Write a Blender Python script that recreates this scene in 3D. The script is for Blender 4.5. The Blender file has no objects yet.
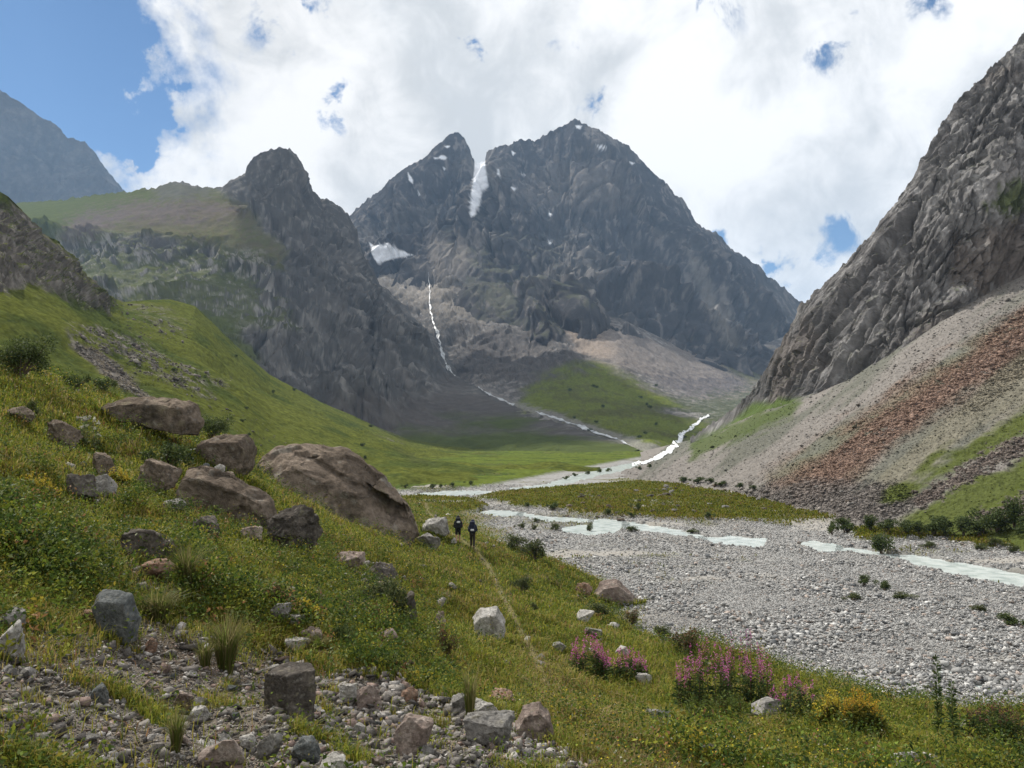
import bpy, bmesh, math, random
import numpy as np
from mathutils import Vector, Matrix

S = bpy.context.scene
COL = S.collection
random.seed(5)
rng = np.random.default_rng(11)
R = math.radians
f32 = np.float32

# ------------------------------------------------------------------ camera
F = 796.4
PITCH = math.atan(56 / F)
cam_d = bpy.data.cameras.new('camera')
cam = bpy.data.objects.new('camera', cam_d)
COL.objects.link(cam)
cam.rotation_euler = (math.pi / 2 + PITCH, 0, 0)
cam_d.sensor_width = 36
cam_d.lens = 36 * F / 1024
cam_d.clip_start = 0.05
cam_d.clip_end = 40000
S.camera = cam
SP, CP = math.sin(PITCH), math.cos(PITCH)

def ray(px, py):
    cx = (np.asarray(px, float) - 512) / F
    cy = (384 - np.asarray(py, float)) / F
    return np.stack([cx, CP - cy * SP, SP + cy * CP], -1)

def unproj(px, py, Y):
    d = ray(px, py)
    return d * (np.asarray(Y, float) / d[..., 1])[..., None]

def proj(P):
    P = np.asarray(P)
    zc = P[..., 1] * CP + P[..., 2] * SP
    yc = -P[..., 1] * SP + P[..., 2] * CP
    zc = np.where(np.abs(zc) < 1e-6, 1e-6, zc)
    px = 512 + F * P[..., 0] / zc
    py = 384 - F * yc / zc
    bad = zc < 0.05
    return np.where(bad, -9999, px), np.where(bad, 9999, py)

# ------------------------------------------------------------------ noise
_pt = rng.permutation(256).astype(np.int32)
PERM = np.concatenate([_pt, _pt, _pt])
G3 = rng.normal(size=(256, 3)).astype(f32)
G3 /= np.linalg.norm(G3, axis=1, keepdims=True)

def pn(P):
    P = np.ascontiguousarray(P, dtype=f32)
    fl = np.floor(P)
    i = fl.astype(np.int32)
    t = P - fl
    u = t * t * t * (t * (t * 6 - 15) + 10)
    ix, iy, iz = i[:, 0] & 255, i[:, 1] & 255, i[:, 2] & 255
    def corner(dx, dy, dz):
        h = PERM[PERM[PERM[(ix + dx) & 255] + ((iy + dy) & 255)] + ((iz + dz) & 255)]
        g = G3[h]
        return g[:, 0] * (t[:, 0] - dx) + g[:, 1] * (t[:, 1] - dy) + g[:, 2] * (t[:, 2] - dz)
    ux, uy, uz = u[:, 0], u[:, 1], u[:, 2]
    def lerp(a, b, w): return a + (b - a) * w
    x00 = lerp(corner(0, 0, 0), corner(1, 0, 0), ux)
    x10 = lerp(corner(0, 1, 0), corner(1, 1, 0), ux)
    x01 = lerp(corner(0, 0, 1), corner(1, 0, 1), ux)
    x11 = lerp(corner(0, 1, 1), corner(1, 1, 1), ux)
    return lerp(lerp(x00, x10, uy), lerp(x01, x11, uy), uz) * 1.5

def fbm(P, octv=5, gain=0.5, lac=2.03):
    P = np.asarray(P, f32)
    out = np.zeros(len(P), f32)
    a, s = 1.0, 1.0
    for k in range(octv):
        out += a * pn(P * s + k * 17.3)
        a *= gain
        s *= lac
    return out

def ridged(P, octv=6, gain=0.55, lac=2.07):
    P = np.asarray(P, f32)
    out = np.zeros(len(P), f32)
    a, s, w = 1.0, 1.0, 1.0
    tot = 0
    for k in range(octv):
        n = 1 - np.abs(pn(P * s + k * 11.7))
        n = n * n
        out += a * n * w
        w = np.clip(n * 1.6, 0.15, 1)
        tot += a
        a *= gain
        s *= lac
    return out / tot

_R3 = rng.random((256, 3)).astype(f32)
_R1 = (rng.random(256).astype(f32) - 0.5)
def facet(P, tilt=1.0):
    """broken-rock relief: every cell of a random division is a tilted flat face"""
    P = np.ascontiguousarray(P, dtype=f32)
    fl = np.floor(P); i = fl.astype(np.int32); t = P - fl
    best = np.full(len(P), 1e9, f32); bh = np.zeros(len(P), np.int32); bd = np.zeros((len(P), 3), f32)
    for dx in (-1, 0, 1):
        hx = PERM[(i[:, 0] + dx) & 255]
        for dy in (-1, 0, 1):
            hy = PERM[hx + ((i[:, 1] + dy) & 255)]
            for dz in (-1, 0, 1):
                h = PERM[hy + ((i[:, 2] + dz) & 255)]
                d = t - np.array([dx, dy, dz], f32) - _R3[h]
                d2 = (d * d).sum(1)
                m = d2 < best
                best[m] = d2[m]; bh[m] = h[m]; bd[m] = d[m]
    return (G3[bh] * bd).sum(1) * 1.4 * tilt + _R1[bh] * 0.8

def sstep(a, b, x):
    t = np.clip((x - a) / (b - a), 0, 1)
    return t * t * (3 - 2 * t)

def mixc(c, col, m):
    return c + (np.asarray(col, f32) - c) * m[:, None]

def poly_sd(px, py, poly):
    poly = np.asarray(poly, f32)
    n = len(poly)
    d2 = np.full(len(px), 1e12, f32)
    inside = np.zeros(len(px), bool)
    for i in range(n):
        a, b = poly[i], poly[(i + 1) % n]
        e = b - a
        wx, wy = px - a[0], py - a[1]
        t = np.clip((wx * e[0] + wy * e[1]) / (e @ e + 1e-9), 0, 1)
        dx, dy = wx - e[0] * t, wy - e[1] * t
        d2 = np.minimum(d2, dx * dx + dy * dy)
        c = ((a[1] > py) != (b[1] > py))
        with np.errstate(divide='ignore', invalid='ignore'):
            xi = a[0] + (py - a[1]) / (b[1] - a[1]) * e[0]
        inside ^= c & (px < xi)
    d = np.sqrt(d2)
    return np.where(inside, -d, d)

def line_d(px, py, pts):
    """distance to an open polyline given as (x, y, halfwidth); returns d - halfwidth"""
    out = np.full(len(px), 1e9, f32)
    for a, b in zip(pts[:-1], pts[1:]):
        ex, ey = b[0] - a[0], b[1] - a[1]
        t = np.clip(((px - a[0]) * ex + (py - a[1]) * ey) / (ex * ex + ey * ey + 1e-9), 0, 1)
        d = np.hypot(px - a[0] - ex * t, py - a[1] - ey * t) - (a[2] + (b[2] - a[2]) * t)
        out = np.minimum(out, d)
    return out

# ------------------------------------------------------------------ mesh and object helpers
def mesh_from(name, V, faces, col=None, smooth=True):
    """faces: list of int arrays (n,3) / (n,4)"""
    me = bpy.data.meshes.new(name)
    V = np.asarray(V, f32)
    me.vertices.add(len(V))
    me.vertices.foreach_set('co', V.ravel())
    loops = np.concatenate([np.asarray(f, np.int32).ravel() for f in faces])
    starts, off = [], 0
    for f in faces:
        k = f.shape[1]
        starts.append(np.arange(len(f), dtype=np.int32) * k + off)
        off += f.size
    me.loops.add(len(loops))
    me.loops.foreach_set('vertex_index', loops)
    st = np.concatenate(starts)
    me.polygons.add(len(st))
    me.polygons.foreach_set('loop_start', st)
    if smooth:
        me.polygons.foreach_set('use_smooth', np.ones(len(st), bool))
    if col is not None:
        a = me.attributes.new('Col', 'FLOAT_COLOR', 'POINT')
        c = np.ones((len(V), 4), f32)
        c[:, :3] = np.clip(col, 0, 1)
        a.data.foreach_set('color', c.ravel())
    me.update(calc_edges=True)
    return me

def link(name, me, mat, parent=None):
    o = bpy.data.objects.new(name, me)
    COL.objects.link(o)
    if me is not None and mat is not None and not me.materials:
        me.materials.append(mat)
    if parent is not None:
        o.parent = parent
    return o

def tag(o, label=None, cat=None, group=None, kind=None):
    if label: o['label'] = label
    if cat: o['category'] = cat
    if group: o['group'] = group
    if kind: o['kind'] = kind
    return o

def empty(name, loc, rz=0.0):
    o = bpy.data.objects.new(name, None)
    COL.objects.link(o)
    o.location = loc
    o.rotation_euler = (0, 0, rz)
    o.empty_display_size = 0.2
    return o

# ------------------------------------------------------------------ materials
def nodes_of(name):
    m = bpy.data.materials.new(name)
    m.use_nodes = True
    nt = m.node_tree
    return m, nt, nt.nodes, nt.links, nt.nodes['Principled BSDF']

def mat_attr(name, rough=0.9, var_scale=None, var=0.25, bump_scale=None, bump=0.3, bump_dist=0.1, spec=0.0, coord='Object', detail=6):
    """vertex colour, varied by noise, with optional bump"""
    m, nt, N, L, b = nodes_of(name)
    at = N.new('ShaderNodeAttribute'); at.attribute_name = 'Col'
    b.inputs['Roughness'].default_value = rough
    b.inputs['Specular IOR Level'].default_value = spec
    tc = N.new('ShaderNodeTexCoord')
    src = at.outputs['Color']
    if var_scale:
        nz = N.new('ShaderNodeTexNoise'); nz.inputs['Scale'].default_value = var_scale
        nz.inputs['Detail'].default_value = detail
        nz.inputs['Roughness'].default_value = 0.7
        L.new(tc.outputs[coord], nz.inputs['Vector'])
        mr = N.new('ShaderNodeMapRange')
        mr.inputs['From Min'].default_value = 0.25; mr.inputs['From Max'].default_value = 0.75
        mr.inputs['To Min'].default_value = 1 - var; mr.inputs['To Max'].default_value = 1 + var
        L.new(nz.outputs['Fac'], mr.inputs['Value'])
        mx = N.new('ShaderNodeVectorMath'); mx.operation = 'SCALE'
        L.new(src, mx.inputs[0]); L.new(mr.outputs['Result'], mx.inputs['Scale'])
        src = mx.outputs['Vector']
    L.new(src, b.inputs['Base Color'])
    if bump_scale:
        n2 = N.new('ShaderNodeTexNoise'); n2.inputs['Scale'].default_value = bump_scale
        n2.inputs['Detail'].default_value = 8; n2.inputs['Roughness'].default_value = 0.7
        L.new(tc.outputs[coord], n2.inputs['Vector'])
        bp = N.new('ShaderNodeBump'); bp.inputs['Strength'].default_value = bump
        bp.inputs['Distance'].default_value = bump_dist
        L.new(n2.outputs['Fac'], bp.inputs['Height'])
        L.new(bp.outputs['Normal'], b.inputs['Normal'])
    return m

def mat_leaf(name, trans=0.35, rough=0.6):
    m, nt, N, L, b = nodes_of(name)
    at = N.new('ShaderNodeAttribute'); at.attribute_name = 'Col'
    b.inputs['Roughness'].default_value = rough
    b.inputs['Specular IOR Level'].default_value = 0.08
    L.new(at.outputs['Color'], b.inputs['Base Color'])
    tr = N.new('ShaderNodeBsdfTranslucent')
    L.new(at.outputs['Color'], tr.inputs['Color'])
    mx = N.new('ShaderNodeMixShader'); mx.inputs[0].default_value = trans
    L.new(b.outputs[0], mx.inputs[1]); L.new(tr.outputs[0], mx.inputs[2])
    L.new(mx.outputs[0], N['Material Output'].inputs['Surface'])
    return m

def mat_plain(name, col, rough=0.8, spec=0.3, noise=None):
    m, nt, N, L, b = nodes_of(name)
    b.inputs['Roughness'].default_value = rough
    b.inputs['Specular IOR Level'].default_value = spec
    if noise:
        tc = N.new('ShaderNodeTexCoord')
        nz = N.new('ShaderNodeTexNoise'); nz.inputs['Scale'].default_value = noise
        nz.inputs['Detail'].default_value = 6
        L.new(tc.outputs['Object'], nz.inputs['Vector'])
        rp = N.new('ShaderNodeValToRGB')
        rp.color_ramp.elements[0].position = 0.3; rp.color_ramp.elements[1].position = 0.7
        rp.color_ramp.elements[0].color = (*[c * 0.65 for c in col], 1)
        rp.color_ramp.elements[1].color = (*[min(1, c * 1.3) for c in col], 1)
        L.new(nz.outputs['Fac'], rp.inputs['Fac'])
        L.new(rp.outputs['Color'], b.inputs['Base Color'])
    else:
        b.inputs['Base Color'].default_value = (*col, 1)
    return m

# ------------------------------------------------------------------ world: sky with clouds
SUN_EL, SUN_AZ = R(48), R(-42)       # azimuth clockwise from the view direction
sun_dir = Vector((math.sin(SUN_AZ) * math.cos(SUN_EL), math.cos(SUN_AZ) * math.cos(SUN_EL), math.sin(SUN_EL)))

def build_world():
    w = bpy.data.worlds.new('World'); S.world = w; w.use_nodes = True
    nt = w.node_tree; N = nt.nodes; L = nt.links
    N.clear()
    out = N.new('ShaderNodeOutputWorld')
    sky = N.new('ShaderNodeTexSky'); sky.sky_type = 'NISHITA'; sky.sun_disc = False
    sky.sun_elevation = SUN_EL; sky.sun_rotation = SUN_AZ % (2 * math.pi)
    sky.altitude = 2500; sky.air_density = 1.0; sky.dust_density = 0.3; sky.ozone_density = 1.2
    bg1 = N.new('ShaderNodeBackground'); bg1.inputs['Strength'].default_value = 0.075
    tint = N.new('ShaderNodeMix'); tint.data_type = 'RGBA'; tint.blend_type = 'MULTIPLY'; tint.inputs['Factor'].default_value = 1.0
    tint.inputs['B'].default_value = (0.72, 0.95, 1.08, 1)
    L.new(sky.outputs[0], tint.inputs['A']); L.new(tint.outputs['Result'], bg1.inputs['Color'])
    tc = N.new('ShaderNodeTexCoord')
    D = tc.outputs['Generated']
    def noise(scale, detail, rough, off, dist=0.0, sz=1.0):
        mp = N.new('ShaderNodeMapping'); mp.inputs['Location'].default_value = off
        mp.inputs['Scale'].default_value = (1, 1, sz)
        L.new(D, mp.inputs['Vector'])
        n = N.new('ShaderNodeTexNoise'); n.inputs['Scale'].default_value = scale
        n.inputs['Detail'].default_value = detail; n.inputs['Roughness'].default_value = rough
        n.inputs['Distortion'].default_value = dist
        L.new(mp.outputs[0], n.inputs['Vector'])
        return n.outputs['Fac']
    def math_(op, a, b=None, c=None, clamp=False):
        m = N.new('ShaderNodeMath'); m.operation = op; m.use_clamp = clamp
        for i, v in enumerate((a, b, c)):
            if v is None: continue
            if isinstance(v, (int, float)): m.inputs[i].default_value = v
            else: L.new(v, m.inputs[i])
        return m.outputs[0]
    def smooth(v, a, b):
        m = N.new('ShaderNodeMapRange'); m.interpolation_type = 'SMOOTHSTEP'
        m.inputs['From Min'].default_value = a; m.inputs['From Max'].default_value = b
        L.new(v, m.inputs['Value'])
        return m.outputs['Result']
    n1 = noise(7.0, 10, 0.58, (3.1, 0.4, 1.7), 0.25)
    # gaps of blue sky: (px, py, radius in px, depth), as directions
    n2 = noise(17.0, 9, 0.62, (5.2, 1.1, 0.3), 0.35)
    def blob(px, py, rad, wob):
        d = ray(px, py); d = d / np.linalg.norm(d)
        dist = N.new('ShaderNodeVectorMath'); dist.operation = 'DISTANCE'
        nrm = N.new('ShaderNodeVectorMath'); nrm.operation = 'NORMALIZE'
        L.new(D, nrm.inputs[0]); L.new(nrm.outputs[0], dist.inputs[0])
        dist.inputs[1].default_value = tuple(d)
        dd = math_('ADD', dist.outputs['Value'], wob)
        return math_('SUBTRACT', 1.0, smooth(dd, 0.0, rad / F * 1.7))
    dens = math_('ADD', n1, 0.30)
    wob = math_('MULTIPLY', math_('SUBTRACT', noise(14, 9, 0.6, (7, 2, 5)), 0.5), 0.20)
    for (px, py, rad, dep) in [(-40, 10, 90, 1.6), (30, 70, 50, 1.3), (75, 92, 38, 1.1), (-260, 0, 220, 2.0), (0, 150, 50, 1.0), (112, 112, 30, .9), (138, 128, 18, .7), (70, 20, 42, 1.0), (105, 55, 26, .8)]:
        dens = math_('SUBTRACT', dens, math_('MULTIPLY', blob(px, py, rad, wob), dep * 0.75))
    g_ = None
    for (px, py, rad, dep) in [(338, 106, 34, 1.0), (835, 42, 32, .9), (466, 36, 36, .9), (602, 104, 22, .75), (856, 225, 34, .8), (800, 272, 36, .85), (765, 262, 30, .85),
                               (700, 8, 36, .8), (928, 0, 22, .75), (290, 4, 46, .8), (300, 62, 30, .75), (715, 240, 24, .8), (560, 60, 26, .6)]:
        b_ = math_('MULTIPLY', blob(px, py, rad, 0.0), dep * 0.9)
        g_ = b_ if g_ is None else math_('MAXIMUM', g_, b_)
    brk = math_('MULTIPLY', math_('SUBTRACT', n2, 0.47), 3.0)
    dens = math_('SUBTRACT', dens, math_('MULTIPLY', g_, math_('SUBTRACT', 0.42, brk)))
    mask = smooth(dens, 0.34, 0.60)
    # soft grey modelling of the clouds
    g = math_('ADD', math_('MULTIPLY', noise(4.5, 8, 0.55, (1.3, 6.2, 0.2), 0.5), 0.65), math_('MULTIPLY', noise(13, 8, 0.6, (4.3, 2.2, 8.2), 0.5), 0.35))
    shade = smooth(g, 0.42, 0.62)
    cr = N.new('ShaderNodeMix'); cr.data_type = 'RGBA'
    cr.inputs['A'].default_value = (1.0, 0.985, 0.965, 1)
    cr.inputs['B'].default_value = (0.62, 0.632, 0.635, 1)
    L.new(shade, cr.inputs['Factor'])
    bg2 = N.new('ShaderNodeBackground'); bg2.inputs['Strength'].default_value = 0.86
    L.new(cr.outputs['Result'], bg2.inputs['Color'])
    mx = N.new('ShaderNodeMixShader')
    L.new(mask, mx.inputs[0]); L.new(bg1.outputs[0], mx.inputs[1]); L.new(bg2.outputs[0], mx.inputs[2])
    L.new(mx.outputs[0], out.inputs['Surface'])
    w.cycles.sampling_method = 'MANUAL'
    w.cycles.sample_map_resolution = 512
build_world()

sd = bpy.data.lights.new('sun', 'SUN'); sd.energy = 5.0; sd.angle = R(0.5); sd.color = (1.0, 0.95, 0.87)
so = bpy.data.objects.new('sun', sd); COL.objects.link(so)
so.rotation_euler = sun_dir.to_track_quat('Z', 'Y').to_euler()
so.location = (0, 0, 50)

vs = S.view_settings
vs.view_transform = 'Standard'; vs.look = 'None'; vs.exposure = 0.45; vs.gamma = 1.0; vs.use_curve_mapping = False
S.cycles.use_denoising = True
S.cycles.max_bounces = 6; S.cycles.diffuse_bounces = 2; S.cycles.glossy_bounces = 2
S.cycles.transmission_bounces = 3; S.cycles.transparent_max_bounces = 6; S.cycles.volume_bounces = 0
# ------------------------------------------------------------------ landforms as lofted surfaces
def cr(p0, p1, p2, p3, t):
    return 0.5 * ((2 * p1) + (-p0 + p2) * t + (2 * p0 - 5 * p1 + 4 * p2 - p3) * t * t + (-p0 + 3 * p1 - 3 * p2 + p3) * t ** 3)

class Loft: pass

def loft(lines, back, res=1.0, rocky=None, backrows=14, ridge_damp=0.15, damp_px=25, jag=0.0):
    """lines: top to bottom, each a list of (s, px, py, Y) or (px, py, Y); returns the grid"""
    LL = []
    for ln in lines:
        a = np.array([(r if len(r) == 4 else (r[0],) + tuple(r)) for r in ln], float)
        LL.append(a)
    s0 = max(a[0, 0] for a in LL); s1 = min(a[-1, 0] for a in LL)
    ss = np.linspace(s0, s1, 4000)
    tot = np.zeros(3999)
    for a in LL:
        x = np.interp(ss, a[:, 0], a[:, 1]); y = np.interp(ss, a[:, 0], a[:, 2])
        tot = np.maximum(tot, np.hypot(np.diff(x), np.diff(y)))
    cum = np.concatenate([[0], np.cumsum(tot)])
    nu = int(cum[-1] * res)
    sg = np.interp(np.linspace(0, cum[-1], nu), cum, ss)
    pts, pix = [], []
    for k, a in enumerate(LL):
        x = np.interp(sg, a[:, 0], a[:, 1]); y = np.interp(sg, a[:, 0], a[:, 2]); Y = np.interp(sg, a[:, 0], a[:, 3])
        if k > 0:   # soften the coarse lines so that no creases run down the slope
            w = max(3, int(nu * 0.03)) | 1
            ker = np.hanning(w + 2)[1:-1]; ker /= ker.sum()
            def sm(v):
                return np.convolve(np.pad(v, w // 2, mode='reflect', reflect_type='odd'), ker, 'valid')
            x, y, Y = sm(x), sm(y), sm(Y)
        pts.append(unproj(x, y, Y)); pix.append((x, y))
    rows, vv = [], []
    nl = len(pts)
    for k in range(nl - 1):
        d = np.hypot(pix[k][0] - pix[k + 1][0], pix[k][1] - pix[k + 1][1])
        n = max(4, int(np.percentile(d, 75) * res))
        p0 = pts[max(k - 1, 0)]; p3 = pts[min(k + 2, nl - 1)]
        for t in np.linspace(0, 1, n, endpoint=(k == nl - 2)):
            rows.append(cr(p0, pts[k], pts[k + 1], p3, t)); vv.append(k + t)
    if back:
        br = []
        for t in np.linspace(1, 0, backrows, endpoint=False):
            br.append(pts[0] + np.array(back) * t); 
        vv = [-1 + i / backrows for i in range(backrows)] + vv
        rows = br + rows
    G = np.array(rows, f32)             # (nv, nu, 3)
    nv = len(rows)
    du = np.gradient(G, axis=1); dv = np.gradient(G, axis=0)
    Nn = np.cross(du, dv); Nn /= (np.linalg.norm(Nn, axis=2, keepdims=True) + 1e-9)
    flip = np.sign((Nn * -G).sum(axis=2, keepdims=True)); 
    front = np.array(vv)[:, None, None] >= 0
    Nn = np.where(front, np.where(flip == 0, 1, flip), 1) * Nn
    V = G.reshape(-1, 3); NN = Nn.reshape(-1, 3).astype(f32)
    if not front.all():
        b = ~np.broadcast_to(front, Nn.shape).reshape(-1, 3)[:, 0]
        NN[b] = (0, 0, 1)
    L_ = Loft()
    L_.nu, L_.nv, L_.v = nu, nv, np.repeat(np.array(vv, f32), nu)
    L_.s = np.tile(sg.astype(f32), nv)
    px, py = proj(V); L_.px0, L_.py0 = px, py
    if rocky:
        rid = np.tile(pix[0][1], nv)
        dmp = ridge_damp + (1 - ridge_damp) * sstep(0, damp_px, np.abs(py - rid))
        V = V + NN * (rocky(V, L_) * dmp)[:, None]
    if jag:
        jn = fbm(np.stack([L_.s / 7.0, np.zeros_like(L_.s), np.zeros_like(L_.s)], -1), 4, 0.65)
        V[:, 2] += jag * jn * (V[:, 1] / F) * np.exp(-(np.clip(L_.v, 0, 9) / 0.12) ** 2)
    L_.V = V.astype(f32)
    L_.px, L_.py = [a.astype(f32) for a in proj(L_.V)]
    Gd = L_.V.reshape(nv, nu, 3)
    n2 = np.cross(np.gradient(Gd, axis=1), np.gradient(Gd, axis=0))
    n2 /= (np.linalg.norm(n2, axis=2, keepdims=True) + 1e-9)
    n2 = n2 * np.where((n2 * NN.reshape(nv, nu, 3)).sum(2, keepdims=True) < 0, -1, 1)
    L_.N = n2.reshape(-1, 3)
    idx = np.arange(nv * nu).reshape(nv, nu)
    L_.faces = np.stack([idx[:-1, :-1], idx[1:, :-1], idx[1:, 1:], idx[:-1, 1:]], -1).reshape(-1, 4)
    return L_

def rock_disp(size, amp, stretch=(1, 1, 0.5), octv=3, rot=None, fac=(0.5, 0.28, 0.14), gain=0.42, crack=0.25, rib=1.5, rough=0.0):
    """ribs and gullies of the given size (m) carrying three sizes of broken flat faces"""
    def fn(V, L_):
        P = np.asarray(V, f32) / size
        if rot is not None:
            P = P @ np.array(rot, f32).T
        P = P * np.array(stretch, f32)
        w = np.stack([fbm(P * 0.9 + 5.1, 3), fbm(P * 0.9 + 31.7, 3), fbm(P * 0.9 + 77.3, 3)], -1) * 0.3
        r = ridged(P + w, octv, gain)
        b = fbm(P * 0.55 + 91, 3)
        wf = np.stack([fbm(P * 5 + 15.1, 2), fbm(P * 5 + 41.7, 2), fbm(P * 5 + 7.3, 2)], -1) * 0.05
        d = (r - 0.45) * rib + 0.7 * b
        if rough: d += rough * fbm(P * np.array([1, 1, 1.6], f32) * 22 + 6.6, 3, 0.65)
        d += fac[0] * facet((P + w * 0.8) * 2.3 + 2.2) + fac[1] * facet((P + wf) * 6.1 + 9.2) + fac[2] * facet((P + wf * 0.6) * 15.0 + 4.7)
        ck = np.exp(-(pn((P + w * 1.6) * 1.9 + 3.3) / 0.06) ** 2) * 0.6 + np.exp(-(pn((P + w * 1.3) * 4.6 + 8.1) / 0.08) ** 2) * 0.32
        return (amp * (d - crack * ck)).astype(f32)
    return fn

def rel(lines, dpy, dY):
    return [(r[0],) + ((r[1], r[2] + dpy, max(20, r[3] + dY)) if len(r) == 4 else (r[0], r[1] + dpy, max(20, r[2] + dY))) for r in lines]

def shape(px, py, poly, soft, wob=0.0, wn=None):
    d = poly_sd(px, py, poly)
    if wn is not None: d = d + wn * wob
    return sstep(soft, -soft, d)

# ---- far left mountain
D0 = [(-330, 20, 4300), (-150, 15, 4200), (-60, 50, 4100), (0, 90, 4000), (20, 103, 4000), (40, 117, 4000), (55, 124, 4000), (62, 131, 4000), (68, 138, 4000), (84, 142, 4000),
      (92, 150, 4000), (105, 168, 4000), (115, 180, 4000), (122, 190, 4000), (145, 206, 4000), (190, 225, 4000)]
D1 = [(-330, 140, 3900), (-60, 150, 3800), (0, 165, 3750), (70, 185, 3780), (122, 210, 3850), (190, 235, 3900)]
D2 = [(-330, 300, 3300), (0, 290, 3300), (122, 290, 3300), (190, 290, 3400)]
LD = loft([D0, D1, D2], (0, 700, -500), 1.0, rock_disp(420, 50, (1.3, 0.8, 0.4), 4, None, (0.15, 0.10, 0.06)), jag=1.8)

# ---- central massif with two peaks and the snow gully between them
E0 = [(230, 300, 2900), (330, 235, 2800), (345, 222, 2750), (352, 213, 2740), (360, 206, 2730), (372, 196, 2720), (387, 185, 2700), (390, 180, 2700), (402, 172, 2700), (410, 165, 2700),
      (420, 160, 2700), (428, 156, 2700), (436, 147, 2700), (444, 140, 2700), (450, 134, 2700), (455, 132, 2700), (463, 137, 2700), (468, 147, 2690), (472, 157, 2690),
      (475, 163, 2720), (480, 164, 2740), (484, 162, 2740), (486, 157, 2600), (489, 152, 2500), (496, 148, 2450), (505, 145, 2430), (513, 143, 2420), (520, 139, 2420), (527, 141, 2420), (540, 140, 2420), (548, 135, 2400), (558, 128, 2400),
      (566, 126, 2400), (571, 121, 2400), (575, 118, 2400), (583, 124, 2400), (592, 127, 2400), (600, 132, 2400), (608, 135, 2400), (618, 140, 2400), (628, 147, 2400), (636, 155, 2400), (645, 166, 2400),
      (655, 178, 2400), (662, 180, 2400), (664, 183, 2400), (672, 192, 2420), (680, 198, 2430), (688, 208, 2440), (693, 218, 2450), (702, 228, 2450), (716, 233, 2460), (724, 243, 2460), (730, 250, 2470), (745, 257, 2480),
      (757, 266, 2500), (765, 275, 2500), (775, 283, 2520), (785, 290, 2530), (793, 297, 2550), (830, 330, 2600), (900, 380, 2700)]
E1 = [(230, 230, 330, 2700), (350, 350, 240, 2550), (410, 402, 205, 2520), (455, 446, 190, 2500), (469, 466, 190, 2500), (474, 474, 188, 2580), (484, 480, 188, 2580), (489, 487, 190, 2380), (500, 500, 195, 2250), (540, 535, 205, 2130), (575, 572, 205, 2080), (620, 622, 225, 2080), (655, 655, 240, 2100), (693, 690, 265, 2150), (740, 738, 290, 2230), (793, 782, 318, 2350), (900, 880, 390, 2500)]
E2 = [(230, 230, 360, 2500), (350, 350, 268, 2350), (410, 400, 240, 2360), (455, 438, 230, 2330), (469, 456, 228, 2330), (474, 466, 222, 2420), (484, 472, 222, 2400), (489, 470, 235, 2230), (500, 478, 255, 2050), (540, 530, 275, 1850), (575, 572, 270, 1780), (620, 630, 290, 1760), (655, 668, 310, 1780), (693, 700, 325, 1830), (740, 750, 335, 1950), (793, 780, 335, 2150), (900, 880, 410, 2300)]
E3 = [(230, 230, 390, 2300), (350, 350, 300, 2200), (410, 400, 275, 2220), (455, 432, 272, 2150), (469, 446, 275, 2100), (474, 452, 278, 2080), (484, 458, 285, 2000), (489, 460, 295, 1900), (500, 470, 325, 1700), (540, 530, 345, 1530), (575, 575, 330, 1500), (620, 630, 345, 1480), (655, 680, 368, 1500), (693, 715, 378, 1560), (740, 755, 375, 1700), (793, 780, 360, 1950), (900, 880, 430, 2100)]
E4 = rel(E3, 45, -100)
_ed = rock_disp(360, 80, (1.2, 0.8, 0.40), 4, None, (0.13, 0.12, 0.085), 0.45, 0.4, 2.2)
def e_disp(V, L_):
    d = _ed(V, L_)
    gully = np.exp(-((L_.s - 479.5) / 6.5) ** 2) * (L_.v > -0.01) * sstep(2.25, 1.7, L_.v)
    low = shape(L_.px0, L_.py0, [(415, 240), (470, 232), (510, 275), (545, 350), (430, 350)], 16)
    return d * (1 - gully * 0.9) * (1 - 0.65 * low)
LE = loft([E0, E1, E2, E3, E4], (0, 600, -500), 1.35, e_disp, damp_px=40, ridge_damp=0.12, jag=2.6)

# ---- apron below the massif: hanging valley, fan and green slope
H0 = [(300, 320, 2500), (340, 280, 2450), (380, 250, 2420), (420, 250, 2380), (450, 258, 2250), (480, 305, 1850), (530, 325, 1650), (572, 312, 1560), (620, 318, 1560), (690, 352, 1600), (745, 352, 1750), (800, 330, 2050), (900, 330, 2200)]
H1 = [(300, 340, 2000), (340, 305, 1980), (400, 296, 1950), (430, 290, 1950), (450, 308, 1750), (480, 333, 1560), (530, 347, 1420), (575, 350, 1330), (620, 355, 1280), (690, 385, 1280), (745, 388, 1400), (800, 370, 1700), (900, 380, 1800)]
H2 = [(300, 390, 1400), (340, 380, 1330), (400, 378, 1330), (450, 372, 1340), (480, 382, 1170), (530, 388, 1060), (575, 390, 980), (620, 400, 940), (690, 412, 920), (745, 405, 1080), (800, 400, 1300), (900, 410, 1400)]
H3 = [(300, 440, 720), (400, 440, 720), (450, 440, 740), (500, 430, 760), (545, 420, 760), (600, 434, 640), (650, 449, 545), (690, 436, 680), (745, 425, 800), (800, 420, 900), (900, 420, 950)]
H4 = rel(H3, 30, -40)
_hd = rock_disp(190, 22, (1.1, 0.9, 0.4), 4, None, (0.16, 0.13, 0.09))
def h_disp(V, L_):
    px, py = L_.px0, L_.py0
    rocky = shape(px, py, [(380, 235), (470, 235), (560, 330), (590, 350), (585, 372), (545, 385), (480, 385), (440, 380), (380, 320)], 14)
    fine = fbm(np.asarray(V, f32) / 22, 4, 0.6)
    return _hd(V, L_) * (0.08 + 0.92 * rocky) + fine * 2.2
LH = loft([H0, H1, H2, H3, H4], None, 1.25, h_disp)

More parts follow.
